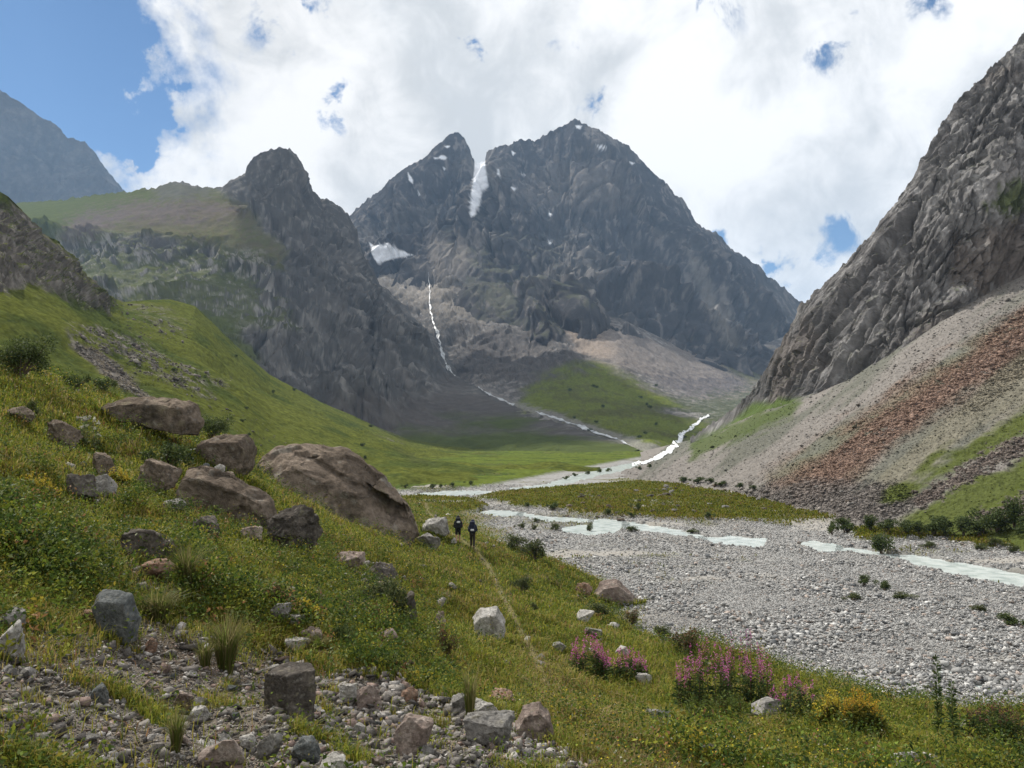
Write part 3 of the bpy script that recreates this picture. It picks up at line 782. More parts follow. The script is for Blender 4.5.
c = mixc(c, (0.066, 0.085, 0.024), shape(px, py, [(400, 432), (460, 425), (520, 425), (580, 437), (650, 452), (650, 480), (360, 480)], 9, 12, n1) * 0.9)
c = mixc(c, (0.16, 0.15, 0.14), shape(px, py, [(395, 362), (405, 375), (420, 395), (416, 398), (402, 382)], 2, 3, n2) * 0.6)
LC.C = c

# near left hillside
c, n1, n2 = rock_base(LB.V, 26, (0.11, 0.10, 0.09), (0.15, 0.136, 0.122), (0.23, 0.21, 0.19))
px, py = LB.px, LB.py
crag = shape(px, py, CRAG, 7, 14, n1)
g = np.tile(np.array([[0.074, 0.084, 0.019]], f32), (len(px), 1))
g = mixc(g, (0.052, 0.066, 0.018), sstep(-0.1, 0.5, n1))
g = mixc(g, (0.085, 0.095, 0.022), sstep(0.1, 0.6, fbm(LB.V / 60 + 3, 3)) * 0.7)
rocky = crag * sstep(0.86, 0.66, LB.N[:, 2] + n1 * 0.08)
for poly, a in [([(72, 326), (110, 322), (145, 338), (185, 366), (225, 382), (222, 392), (195, 390), (150, 372), (100, 352), (72, 345)], 0.8),
                ([(80, 348), (100, 352), (135, 380), (158, 402), (140, 400), (100, 372)], 0.8),
                ([(125, 302), (165, 312), (185, 330), (160, 330), (135, 318)], 0.5), ([(480, 440), (500, 440), (505, 449), (470, 449)], 0.3), ([(375, 420), (395, 424), (400, 432), (380, 430)], 0.7)]:
    rocky = np.maximum(rocky, a * shape(px, py, poly, 5, 12, n1) * sstep(-0.15, 0.25, n2))
g = mixc(g, (0.045, 0.05, 0.022), sstep(2.5, -1.5, line_d(px, py, [(395, 447, 1), (415, 460, 3), (435, 464, 1)]) + n2 * 3) * 0.4)
speck = sstep(0.62, 0.78, fbm(LB.V / 3.2 + 3, 3) + 0.25 * n1)
g = mixc(g, (0.04, 0.055, 0.02), speck * 0.7)
_w2 = fbm(LB.V / 6 + 9, 3)
deb = np.maximum.reduce([shape(px, py, [(78, 332), (112, 325), (145, 342), (185, 368), (222, 384), (215, 391), (175, 384), (140, 370), (100, 350)], 5, 12, n1) * sstep(-0.1, 0.35, n2 + _w2 * 0.5),
                         0.8 * shape(px, py, [(74, 345), (98, 352), (130, 378), (160, 404), (146, 402), (105, 375)], 4, 8, n1),
                         0.35 * shape(px, py, [(100, 300), (150, 308), (190, 335), (160, 345), (120, 325)], 6, 10, n1) * sstep(0.1, 0.5, n2),
                         0.25 * shape(px, py, [(180, 390), (260, 420), (340, 455), (330, 462), (250, 440), (180, 410)], 6, 12, n1) * sstep(0.25, 0.5, n2)])
LB.rub = deb
g = mixc(g, (0.115, 0.092, 0.078), shape(px, py, [(74, 345), (98, 352), (130, 378), (162, 406), (148, 404), (105, 375)], 4, 8, n1) * 0.8)
g = 1.12 * g * (1 + 0.30 * fbm(LB.V / 1.6 + 50, 3, 0.7) + 0.18 * fbm(LB.V / 5 + 70, 3))[:, None]
c = g + (c - g) * rocky[:, None]; LB.C = c

# right cliff
c, n1, n2 = rock_base(LF.V @ np.array([[1, 0, 0], [0, 1, 0], [0, 0, .5]], f32), 40, (0.105, 0.097, 0.090), (0.135, 0.125, 0.114), (0.20, 0.187, 0.172))
px, py = LF.px, LF.py
c = mixc(c, (0.12, 0.10, 0.085), sstep(0.2, 0.6, fbm(LF.V / 45 + 60, 4)) * 0.6)
c = mixc(c, (0.26, 0.24, 0.22), shape(px, py, [(965, 185), (1010, 160), (1030, 165), (1030, 190), (990, 195)], 6, 14, n2) * 0.7)
c = mixc(c, (0.075, 0.09, 0.03), shape(px, py, [(1000, 190), (1040, 175), (1060, 200), (1010, 215), (985, 205)], 6, 12, n2) * 0.85)
c = mixc(c, (0.075, 0.085, 0.035), sstep(0.80, 0.92, LF.N[:, 2] + n1 * 0.06) * 0.7)
c = mixc(c, (0.12, 0.095, 0.076), shape(px, py, [(960, 240), (1030, 215), (1030, 275), (985, 290), (955, 280)], 10, 14, n2) * 0.6)
c = mixc(c, (0.07, 0.098, 0.025), shape(px, py, [(752, 404), (802, 400), (796, 412), (760, 425), (720, 445), (690, 450), (700, 438), (735, 418)], 4, 5, n1) * 0.9)
LF.C = np.clip(c * (1.15 + 0.35 * fbm(LF.V @ np.array([[1, 0, 0], [0, 1, 0], [0, 0, .3]], f32) / 2.2 + 8, 3, 0.7))[:, None] * np.array([0.95, 0.99, 1.06], f32), 0.02, 0.6)

# right scree slope
P = LG.V; px, py = LG.px, LG.py
n1 = fbm(P / 9, 4); n2 = fbm(P / 1.1, 4, 0.65); n3 = fbm(P / 0.5 + 4, 3, 0.7)
st = fbm(np.stack([(px * 0.62 + py * 0.78) * 0.05, (px - py) * 0.004, P[:, 1] * 0], -1), 4)
c = np.tile(np.array([[0.205, 0.190, 0.175]], f32), (len(px), 1))
c = mixc(c, (0.135, 0.135, 0.115), sstep(-0.05, 0.35, st))
grn = shape(px, py, [(770, 478), (850, 425), (960, 350), (1030, 310), (1030, 325), (960, 372), (880, 425), (800, 475)], 8, 7, n1)
c = mixc(c, (0.14, 0.145, 0.10), grn * 0.75)
red = shape(px, py, [(775, 485), (850, 430), (920, 385), (980, 345), (1040, 305), (1060, 340), (1000, 370), (930, 418), (870, 458), (850, 480), (800, 492)], 12, 14, st * 0.9 + n1 * 0.6 - 0.35)
c = mixc(c, (0.195, 0.130, 0.100), red * sstep(-0.8, 0.0, n2 + 0.6 * n1 + 0.4) * 0.9)
gg = shape(px, py, [(860, 480), (930, 422), (1000, 375), (1060, 342), (1060, 390), (1000, 420), (930, 465), (890, 490)], 9, 18, st)
c = mixc(c, (0.165, 0.155, 0.115), gg * 0.8)
toe = shape(px, py, [(740, 492), (830, 478), (900, 480), (920, 500), (900, 515), (850, 520), (780, 510)], 8, 12, n1)
c = mixc(c, (0.14, 0.125, 0.115), toe * 0.85)
grass = np.maximum(shape(px, py, [(892, 495), (930, 465), (1000, 425), (1060, 385), (1060, 420), (1000, 450), (940, 485), (905, 502)], 6, 12, n1 + st),
                   shape(px, py, [(900, 520), (960, 482), (1060, 440), (1100, 470), (1100, 580), (1000, 560), (880, 535)], 6, 12, n1))
rk = shape(px, py, [(915, 498), (960, 470), (1000, 445), (1050, 420), (1050, 445), (1000, 462), (950, 490), (920, 508)], 4, 8, n2) 
rk = np.maximum(rk, shape(px, py, [(970, 520), (1010, 500), (1050, 490), (1050, 508), (1000, 522)], 4, 8, n2))
c = mixc(c, (0.070, 0.088, 0.018), np.clip(grass - rk, 0, 1) * 0.92)
c = mixc(c, (0.15, 0.12, 0.105), rk * 0.8)
c = mixc(c, (0.07, 0.095, 0.03), shape(px, py, [(690, 440), (760, 412), (800, 402), (790, 415), (740, 440), (690, 462)], 4, 5, n1) * 0.85)
LG.grass = np.clip(grass - rk, 0, 1)
LG.red = red; LG.toe = toe; LG.rk = rk
LG.C = 0.92 * c * (1 + 0.16 * n2 + 0.15 * n3)[:, None]

m_rock = mat_attr('mountain_rock', 0.92, 0.05, 0.25, 0.12, 0.5, 6.0)
m_cliff = mat_attr('cliff_rock', 0.9, 0.25, 0.3, 0.5, 0.7, 1.5)
m_hill = mat_attr('hillside_turf', 0.95, 0.5, 0.4, 0.9, 0.8, 1.0)
m_scree = mat_attr('scree', 0.95, 2.0, 0.3, 2.2, 0.7, 0.35)
m_ground = mat_attr('ground_cover', 0.95, 9.0, 0.35, 14.0, 0.6, 0.06)
terr = []
def terrain(name, L_, mat, label, cat):
    o = link(name, mesh_from(name, L_.V, [L_.faces], L_.C), mat)
    tag(o, label, cat, kind='structure'); terr.append(o); return o
terrain('mountain', LD, m_rock, 'hazy blue mountain flank rising behind the grassy shoulder at the top left', 'mountain')
terrain('mountain', LE, m_rock, 'dark twin-peaked rocky massif with a snow gully between its summits', 'mountain')
terrain('hillside', LH, m_hill, 'scree fan and green apron at the foot of the twin-peaked massif', 'hillside')
terrain('mountain', LC, m_rock, 'dark mountain with a rounded rock knob above a grassy shoulder', 'mountain')
terrain('hillside', LB, m_hill, 'bright green hillside with a rocky crag on the left of the valley', 'hillside')
terrain('cliff', LF, m_cliff, 'steep grey brown cliff falling to the scree on the right', 'cliff')
terrain('scree_slope', LG, m_scree, 'grey and reddish scree slope below the right-hand cliff', 'scree slope')
A_f = A_faces
ground = link('ground', mesh_from('ground', A_V, [A_f], gcol), m_ground)
tag(ground, 'grassy bank and stony valley floor running up between the slopes', 'ground', kind='structure'); terr.append(ground)
# ------------------------------------------------------------------ finding spots on the terrain
bpy.context.view_layer.update()
_terr = [(o, None) for o in terr]
def hit(px, py, only=None):
    d = ray(px, py); d = d / np.linalg.norm(d)
    best = None
    for o in (only or terr):
        ok, loc, nor, fi = o.ray_cast(Vector((0, 0, 0)), Vector(d))
        if ok and (best is None or loc.length < best[0].length):
            best = (loc.copy(), nor.copy(), o)
    return best

def cell_sampler(nv, nu, px, py, weight, V, area_px_max=60, floor_w=0.0):
    """random points on a grid surface, evenly spread over the picture area it fills"""
    X = px.reshape(nv, nu).astype(float); Yp = py.reshape(nv, nu).astype(float)
    ax = X[1:, 1:] - X[:-1, :-1]; ay = Yp[1:, 1:] - Yp[:-1, :-1]
    bx = X[1:, :-1] - X[:-1, 1:]; by = Yp[1:, :-1] - Yp[:-1, 1:]
    ar = np.abs(ax * by - ay * bx) * 0.5
    inside = (X[:-1, :-1] > -60) & (X[:-1, :-1] < 1084) & (Yp[:-1, :-1] > -20) & (Yp[:-1, :-1] < 830)
    w = np.clip(ar, floor_w, area_px_max) * inside * weight.reshape(nv, nu)[:-1, :-1]
    cw = np.cumsum(w.ravel()); tot = cw[-1]
    G = V.reshape(nv, nu, 3)
    def sample(n):
        k = np.searchsorted(cw, rng.random(n) * tot)
        k = np.clip(k, 0, len(cw) - 1)
        i, j = k // (nu - 1), k % (nu - 1)
        a = rng.random(n)[:, None]; b = rng.random(n)[:, None]
        p = (G[i, j] * (1 - a) + G[i, j + 1] * a) * (1 - b) + (G[i + 1, j] * (1 - a) + G[i + 1, j + 1] * a) * b
        return p, i * nu + j
    return sample, tot

# ------------------------------------------------------------------ stones
def hull_mesh(pts):
    bm = bmesh.new()
    for p in pts: bm.verts.new(p)
    r = bmesh.ops.convex_hull(bm, input=bm.verts)
    junk = [e for e in r['geom_interior'] + r['geom_unused'] if isinstance(e, bmesh.types.BMVert)]
    bmesh.ops.delete(bm, geom=list(set(junk)), context='VERTS')
    bmesh.ops.recalc_face_normals(bm, faces=bm.faces)
    return bm

def rand_hull(rs, n, box=0.5):
    d = rs.normal(size=(n, 3)); d /= np.linalg.norm(d, axis=1, keepdims=True)
    m = np.abs(d).max(1, keepdims=True)
    return d / (m ** box) * (0.85 + 0.3 * rs.random((n, 1))) * 0.5

_protos = []
for k in range(14):
    bm = hull_mesh(rand_hull(np.random.default_rng(100 + k), 7 + k % 4, 0.2))
    bm.verts.ensure_lookup_table()
    bmesh.ops.triangulate(bm, faces=bm.faces)
    v = np.array([x.co[:] for x in bm.verts], f32); fc = np.array([[x.index for x in f.verts] for f in bm.faces], np.int32)
    _protos.append((v, fc)); bm.free()

def stone_heap(P, size, col, flat_=0.65, sink=0.2):
    """many small stones as one mesh"""
    n = len(P); which = rng.integers(0, len(_protos), n)
    Vs, Fs, Cs, off = [], [], [], 0
    for k, (v, fc) in enumerate(_protos):
        ii = np.where(which == k)[0]
        if not len(ii): continue
        m = len(ii)
        sc = size[ii][:, None] * np.stack([0.8 + 0.5 * rng.random(m), 0.8 + 0.5 * rng.random(m), flat_ * (0.7 + 0.6 * rng.random(m))], -1)
        X = v[None] * sc[:, None, :]
        a = rng.random(m) * 6.283; ca, sa = np.cos(a), np.sin(a)
        t = rng.normal(0, 0.35, m); ct, st_ = np.cos(t), np.sin(t)
        y2 = X[..., 1] * ct[:, None] - X[..., 2] * st_[:, None]; z2 = X[..., 1] * st_[:, None] + X[..., 2] * ct[:, None]
        x3 = X[..., 0] * ca[:, None] - y2 * sa[:, None]; y3 = X[..., 0] * sa[:, None] + y2 * ca[:, None]
        X = np.stack([x3, y3, z2], -1) + P[ii][:, None, :]
        X[..., 2] += (size[ii] * flat_ * (0.5 - sink))[:, None]
        Vs.append(X.reshape(-1, 3)); Cs.append(np.repeat(col[ii], len(v), 0))
        Fs.append((fc[None] + (np.arange(m) * len(v))[:, None, None] + off).reshape(-1, 3)); off += m * len(v)
    return np.concatenate(Vs), np.concatenate(Fs), np.concatenate(Cs)

ROCKCOL = {'brown': ((0.145, 0.118, 0.095), (0.22, 0.18, 0.145), (0.085, 0.07, 0.058)),
           'dark': ((0.085, 0.076, 0.068), (0.135, 0.12, 0.105), (0.055, 0.05, 0.046)),
           'grey': ((0.19, 0.182, 0.17), (0.27, 0.26, 0.245), (0.12, 0.115, 0.11)),
           'pale': ((0.33, 0.318, 0.295), (0.44, 0.425, 0.40), (0.20, 0.19, 0.175)),
           'pink': ((0.215, 0.172, 0.15), (0.31, 0.26, 0.23), (0.14, 0.11, 0.095)),
           'blue': ((0.105, 0.114, 0.114), (0.16, 0.168, 0.166), (0.07, 0.075, 0.075)),
           'rust': ((0.20, 0.125, 0.09), (0.28, 0.19, 0.14), (0.14, 0.11, 0.09))}

def rock_mesh(name, pts, dims, kind, seed, rough=1.0, res=None, round_=0.025):
    """angular stone: hull of the points, edges worn, faces split finely and roughened. dims in metres"""
    bm = hull_mesh([Vector((p[0] * dims[0], p[1] * dims[1], p[2] * dims[2])) for p in pts])
    sz = max(dims); mn = min(dims)
    bmesh.ops.dissolve_limit(bm, angle_limit=R(8), verts=bm.verts, edges=bm.edges)
    try:
        bmesh.ops.bevel(bm, geom=list(bm.edges), offset=mn * round_, segments=2, profile=0.6, affect='EDGES', clamp_overlap=True)
    except Exception:
        pass
    bmesh.ops.triangulate(bm, faces=bm.faces)
    tgt = sz / (res or 26)
    for _ in range(7):
        long_e = [e for e in bm.edges if e.calc_length() > tgt * 1.5]
        if not long_e: break
        bmesh.ops.subdivide_edges(bm, edges=long_e, cuts=1)
        bmesh.ops.triangulate(bm, faces=bm.faces)
    bm.normal_update()
    v = np.array([x.co[:] for x in bm.verts], f32); nn = np.array([x.normal[:] for x in bm.verts], f32)
    fc = np.array([[x.index for x in f.verts] for f in bm.faces], np.int32)
    bm.free()
    o = seed * 7.31
    q = v / sz
    wq = q + 0.10 * np.stack([fbm(q * 2 + o + 3, 2), fbm(q * 2 + o + 7, 2), fbm(q * 2 + o + 11, 2)], -1)
    ck = np.exp(-(pn(wq * np.array([3.0, 3.0, 5.5], f32) + o) / 0.07) ** 2) * 0.6 + np.exp(-(pn(wq * np.array([7, 7, 11], f32) + o + 5) / 0.09) ** 2) * 0.3
    d = fbm(q * 2.2 + o, 3) * 0.02 + (ridged(q * np.array([2.6, 2.6, 4], f32) + o, 3) - 0.5) * 0.03 * rough - ck * 0.016 * rough + facet(wq * np.array([3.6, 3.6, 5.5], f32) + o) * 0.026 * rough + facet(wq * np.array([9, 9, 13], f32) + o + 3) * 0.012 * rough + fbm(q * 16 + o, 3) * 0.006 * rough
    v2 = v + nn * (d * sz)[:, None]
    c0, c1, c2 = ROCKCOL[kind]
    n1 = fbm(q * 2.5 + o + 50, 4); n2 = fbm(q * 9 + o + 80, 4)
    c = np.tile(np.array([c0], f32), (len(v), 1))
    c = mixc(c, c1, sstep(-0.1, 0.45, n1)); c = mixc(c, c2, sstep(0.1, 0.5, n2) * 0.8)
    c = mixc(c, (0.24, 0.22, 0.15), sstep(0.5, 0.7, fbm(q * 6 + o + 20, 3)) * 0.4)     # lichen
    c = mixc(c, (0.30, 0.29, 0.26), sstep(0.45, 0.6, fbm(q * 11 + o + 33, 3)) * 0.35)
    c = mixc(c, (0.07, 0.065, 0.055), sstep(0.35, 0.65, fbm(q * np.array([5, 5, 2], f32) + o + 64, 3)) * 0.5)
    return mesh_from(name, v2, [fc], np.clip(c * (1 + 0.30 * n2 + 0.2 * fbm(q * 22 + o, 3))[:, None], 0.03, 0.7))

m_stone = mat_attr('stone', 0.9, 16.0, 0.5, 26.0, 0.8, 0.05, detail=8)
m_stone_big = mat_attr('boulder_stone', 0.9, 3.5, 0.55, 5.0, 1.0, 0.22, detail=9)

ROCKS = []
def put_rock(name, box, kind, label, cat, seed, pts=None, depth=0.85, sink=0.24, group=None, tilt=0.0, rough=1.0, Y=None, res=None, turn=None, box_=0.35):
    x0, y0, x1, y1 = box
    cx = (x0 + x1) / 2
    if Y is None:
        h = hit(cx, min(y1 - 0.12 * (y1 - y0), 790))
        base = np.array(h[0])
    else:
        base = unproj(cx, y1, Y)
    dist = base[1] * CP + base[2] * SP
    w = (x1 - x0) / F * dist; hh = (y1 - y0) / F * dist
    if pts is None:
        rs = np.random.default_rng(seed)
        pts = rand_hull(rs, 15, box_)
        pts = pts / (pts.max(0) - pts.min(0))
        pts = pts - (pts.max(0) + pts.min(0)) / 2
        pts[:, 2] += 0.5
    me = rock_mesh(name, pts, (w, w * depth, hh * (1 + sink)), kind, seed, rough, res)
    o = link(name, me, m_stone_big if w > 1.2 else m_stone)
    base[1] += w * depth * 0.30
    o.location = (base[0], base[1], base[2] - hh * sink)
    o.rotation_euler = (0, R(tilt), R(turn) if turn else 0)
    ROCKS.append((base[0], base[1], w, w * depth))
    tag(o, label, cat, group)
    return o

# the great boulder: outline, front belly and undercut lower right
def bb(x, z, y): return ((x - 329) / 172, y, (552 - z) / 109)
BIG = [bb(243, 470, 0.0), bb(247, 458, 0.12), bb(262, 449, 0.1), bb(280, 446, 0.12), bb(303, 445, 0.18), bb(334, 452, 0.1), bb(356, 463, 0.1), bb(379, 482, 0.08), bb(396, 498, 0.0),
       bb(411, 520, 0.05), bb(415, 537, 0.1), bb(409, 548, 0.05), bb(330, 446, 0.42), bb(270, 455, 0.40), bb(395, 510, 0.42), bb(400, 545, 0.40), bb(250, 520, 0.4), bb(260, 560, 0.3),
       bb(256, 487, -0.22), bb(290, 500, -0.36), bb(330, 521, -0.40), bb(368, 541, -0.34), bb(290, 470, -0.24), bb(345, 492, -0.34), bb(372, 500, -0.28), bb(392, 520, -0.2), bb(396, 552, -0.14), bb(270, 540, -0.1), bb(330, 570, -0.1), bb(395, 565, 0.1)]
_big = put_rock('boulder', (243, 443, 415, 552), 'brown', 'huge reddish brown boulder leaning down the grassy slope above the hikers', 'boulder', 13, pts=BIG, depth=0.62, sink=0.0, Y=41, rough=0.55, res=90)
_n = len(_big.data.vertices); _co = np.zeros(_n * 3, f32); _big.data.vertices.foreach_get('co', _co); _co = _co.reshape(-1, 3)
_sx, _sz = _co[:, 0].max() - _co[:, 0].min(), _co[:, 2].max() - _co[:, 2].min()
_X, _Z = _co[:, 0] / _sx, _co[:, 2] / _sz
_nt = sstep(0.16, 0.04, np.hypot((_X - 0.30), (_Z - 0.36 + 0.9 * (_X - 0.30)) * 0.9)) * (_Z < 0.62 - 0.9 * (_X - 0.1)) * (_co[:, 1] < 0.1 * _sx)
_ld = sstep(0.05, 0.0, np.abs(_Z - (0.62 - 0.75 * _X))) * sstep(-0.35, -0.1, _X) * (_co[:, 1] < 0)
_co[:, 1] += _sx * (0.13 * _nt + 0.035 * _ld)
_big.data.vertices.foreach_set('co', _co.ravel()); _big.data.update()
def flat_top(seed, n=16):
    rs = np.random.default_rng(seed)
    p = rand_hull(rs, n, 0.8); p = p / (p.max(0) - p.min(0)); p -= (p.max(0) + p.min(0)) / 2; p[:, 2] += 0.5
    p[:, 2] = np.minimum(p[:, 2], 0.82) / 0.82
    return p
def outline(poly, x0, y0, x1, y1, belly=0.5):
    """closed outline in pixels given front and back faces and some thickness"""
    cx, w, h = (x0 + x1) / 2, x1 - x0, y1 - y0
    out = []
    for (x, y) in poly:
        X, Z = (x - cx) / w, (y1 - y) / h
        out += [(X, 0.1, Z), (X * 0.86, 0.45, Z * 0.85), (X * 0.9, -0.38, Z * 0.78 + 0.04)]
    return out

put_rock('boulder', (93, 399, 194, 438), 'brown', 'long flat-topped slab with a shaded front, high on the grassy slope beside a round bush', 'boulder', 5,
         pts=outline([(93, 405), (120, 400), (165, 402), (186, 406), (194, 420), (188, 432), (160, 428), (120, 418)], 93, 399, 194, 438), depth=0.6, rough=0.6, res=50)
put_rock('boulder', (190, 437, 248, 474), 'brown', 'square brown block with a hollowed top just left of the huge boulder', 'boulder', 6,
         pts=outline([(190, 446), (205, 440), (240, 438), (248, 448), (244, 466), (236, 473), (215, 462), (196, 452)], 190, 437, 248, 474), depth=0.9, rough=0.6, res=36)
put_rock('boulder', (171, 470, 271, 530), 'brown', 'long sloping brown rock with a few small stones lying on its upper end', 'boulder', 7,
         pts=outline([(172, 488), (176, 474), (190, 471), (215, 478), (245, 488), (266, 500), (271, 514), (262, 526), (230, 522), (195, 504), (175, 496)], 171, 470, 271, 530), depth=0.5, rough=0.6, res=48)
put_rock('boulder', (262, 511, 317, 556), 'dark', 'dark rounded lichen-spotted boulder below the huge brown boulder', 'boulder', 8, depth=0.9, rough=1.0, res=36)
put_rock('boulder', (112, 535, 180, 562), 'dark', 'low dark slab roofing a hollow in the grass at the left', 'boulder', 9, pts=flat_top(9), depth=0.8, res=36)
put_rock('boulder', (87, 596, 133, 642), 'blue', 'blue grey pointed rock standing out of the grass at the lower left', 'boulder', 10,
         pts=outline([(86, 600), (94, 592), (112, 594), (126, 598), (135, 622), (130, 648), (110, 650), (98, 630), (90, 612)], 84, 591, 136, 650), depth=0.7, rough=0.35, res=34)
put_rock('boulder', (-6, 628, 21, 666), 'pale', 'pale rock cut by the left edge above the rubble', 'rock', 11, depth=0.9, res=28)
put_rock('boulder', (-12, 612, 18, 634), 'grey', 'grey flat rock behind the pale rock at the left edge', 'rock', 12, depth=0.9, res=24)
put_rock('boulder', (258, 678, 314, 720), 'dark', 'big square block standing at the upper edge of the rubble', 'boulder', 13,
         pts=[(-.5, .05, .05), (-.48, .05, .9), (-.2, -.3, .02), (-.12, -.32, .88), (.02, -.45, .0), (.04, -.42, .95), (.48, -.1, .02), (.46, -.08, .98), (.3, .45, 0), (.28, .45, 1.0), (-.3, .45, 0), (-.25, .42, 1.0)], depth=0.8, rough=0.6, res=34)
put_rock('boulder', (471, 613, 506, 644), 'pale', 'single white-topped rock beside the footpath', 'boulder', 14,
         pts=outline([(472, 622), (480, 614), (497, 613), (505, 624), (504, 638), (490, 644), (476, 641)], 471, 613, 506, 644), depth=0.9, rough=0.6, res=30)
put_rock('boulder', (594, 584, 642, 608), 'pink', 'pinkish wedge-shaped boulder at the edge of the gravel bed', 'boulder', 15,
         pts=outline([(594, 596), (602, 586), (618, 584), (630, 592), (642, 604), (630, 608), (606, 604)], 594, 584, 642, 608), depth=0.7, rough=0.6, res=34)
put_rock('boulder', (574, 585, 593, 598), 'rust', 'small reddish boulder left of the pinkish wedge by the gravel', 'boulder', 16, depth=0.8)
put_rock('boulder', (421, 519, 449, 537), 'pale', 'pale boulder standing just left of the two hikers', 'boulder', 17, depth=0.7, res=30)
put_rock('boulder', (413, 536, 438, 549), 'grey', 'thin tilted grey slab at the right foot of the huge boulder', 'boulder', 18, pts=flat_top(18), depth=0.7, tilt=14)
put_rock('boulder', (450, 538, 457, 545), 'pale', 'small pale stone in the grass left of the hikers', 'stone', 19)
put_rock('boulder', (515, 709, 557, 744), 'pink', 'pale pink angular rock beside the path in the foreground', 'boulder', 20,
         pts=outline([(515, 728), (524, 714), (540, 710), (550, 718), (556, 738), (540, 743), (520, 740)], 515, 709, 557, 744), depth=0.8, rough=0.7, res=30)
put_rock('boulder', (462, 722, 516, 750), 'grey', 'low grey rock next to the pale pink rock in the foreground', 'boulder', 21, pts=flat_top(21), depth=0.7, res=28)
put_rock('boulder', (392, 723, 434, 759), 'pink', 'large purple grey angular stone amid the foreground rubble', 'boulder', 22, depth=0.8, rough=0.7, res=30)
put_rock('boulder', (352, 690, 380, 712), 'pink', 'pink stone with a white top in the upper rubble', 'stone', 23, depth=0.8)
put_rock('boulder', (338, 688, 356, 706), 'pale', 'white flat stone touching a pink stone in the upper rubble', 'stone', 24, pts=flat_top(24))
put_rock('boulder', (196, 746, 242, 776), 'pink', 'pale stone with a rusty top at the bottom edge', 'stone', 25, depth=0.8, rough=0.7)
put_rock('boulder', (286, 742, 318, 768), 'blue', 'blue grey stone in the rubble at the bottom', 'stone', 26, depth=0.8, rough=0.7)
put_rock('boulder', (255, 736, 282, 764), 'grey', 'upright grey stone in the lower left rubble', 'stone', 27, depth=0.8, rough=0.7)
put_rock('boulder', (318, 762, 350, 786), 'pale', 'white stone cut by the bottom edge', 'stone', 28, depth=0.9)
put_rock('boulder', (896, 757, 926, 780), 'pale', 'round pale stone at the bottom right edge', 'stone', 29, depth=0.9, rough=0.4)
put_rock('boulder', (754, 705, 786, 722), 'grey', 'grey flat stone below the pink fireweed', 'stone', 30, pts=flat_top(30), rough=0.6)
put_rock('boulder', (577, 613, 595, 625), 'pale', 'white stone on the bank above the small fireweed patch', 'stone', 31, pts=flat_top(31), rough=0.5)
put_rock('boulder', (585, 629, 604, 639), 'grey', 'grey stone just behind the small fireweed patch', 'stone', 32, rough=0.6)
put_rock('boulder', (615, 648, 630, 658), 'pale', 'white stone right of the small fireweed patch', 'stone', 33, pts=flat_top(33), rough=0.5)
put_rock('boulder', (552, 644, 566, 653), 'grey', 'small grey stone between the path and the fireweed', 'stone', 34)
put_rock('boulder', (635, 675, 652, 686), 'pale', 'pale stone in the grass between two fireweed patches', 'stone', 35, rough=0.5)
put_rock('boulder', (648, 712, 673, 728), 'grey', 'low grey stone in the dry grass of the foreground', 'stone', 36, pts=flat_top(36), sink=0.3)
put_rock('boulder', (700, 748, 722, 760), 'grey', 'half-buried grey stone in the foreground meadow', 'stone', 37, pts=flat_top(37), sink=0.3)
put_rock('boulder', (583, 738, 597, 747), 'dark', 'small dark stone near the bottom end of the path', 'stone', 38)
put_rock('boulder', (64, 478, 92, 502), 'dark', 'dark stone in the cluster on the left slope', 'rock', 39, group='rocks clustered on the left slope')
put_rock('boulder', (84, 476, 114, 498), 'grey', 'pale grey stone in the cluster on the left slope', 'rock', 40, group='rocks clustered on the left slope')
put_rock('boulder', (88, 455, 112, 478), 'brown', 'brown stone topping the cluster on the left slope', 'rock', 41, group='rocks clustered on the left slope')
put_rock('boulder', (126, 466, 168, 494), 'brown', 'sloping brown slab left of the long rock with stones on it', 'rock', 42, pts=flat_top(42), tilt=18, depth=0.6, res=28)
put_rock('boulder', (36, 424, 72, 446), 'brown', 'brown slab half buried in the upper left grass', 'rock', 43, pts=flat_top(43), tilt=16, depth=0.6, res=28)
put_rock('boulder', (4, 408, 30, 424), 'brown', 'brown rock at the left edge below the dark bush', 'rock', 44)
put_rock('boulder', (162, 500, 185, 512), 'grey', 'small stone below the left end of the long sloping rock', 'rock', 45)
put_rock('boulder', (186, 519, 216, 542), 'dark', 'dark upright rock in the grass below the long sloping rock', 'rock', 46, tilt=10)
put_rock('boulder', (238, 529, 262, 540), 'pink', 'flat pinkish rock left of the dark rounded boulder', 'rock', 47, pts=flat_top(47))
put_rock('boulder', (322, 556, 362, 571), 'pink', 'flat pinkish slab in the grass below the huge boulder', 'rock', 48, pts=flat_top(48), depth=0.7)
put_rock('boulder', (362, 566, 394, 582), 'dark', 'dark rock in the broken turf below the huge boulder', 'rock', 49, tilt=12)
put_rock('boulder', (398, 596, 418, 628), 'dark', 'dark upright rock shaded by a green bush on the slope', 'rock', 50)
put_rock('boulder', (434, 614, 446, 630), 'pink', 'pink stone beside a reddish dry plant', 'stone', 51)
put_rock('boulder', (372, 630, 392, 648), 'pink', 'leaning pink stone in the grass above the rubble', 'stone', 52, tilt=25)
put_rock('boulder', (266, 606, 288, 624), 'grey', 'grey stone next to a yellow-leaved plant on the slope', 'stone', 53)
put_rock('boulder', (284, 617, 304, 628), 'pale', 'pale flat stone right of the grey stone on the slope', 'stone', 54, pts=flat_top(54))
put_rock('boulder', (298, 630, 322, 648), 'pink', 'pinkish stone above a pale slab on the slope', 'stone', 55)
put_rock('boulder', (284, 642, 308, 656), 'pale', 'pale slab above the two-toned block', 'stone', 56, pts=flat_top(56))
put_rock('boulder', (332, 602, 350, 616), 'rust', 'rusty stone in the grass of the middle slope', 'stone', 57, tilt=20)
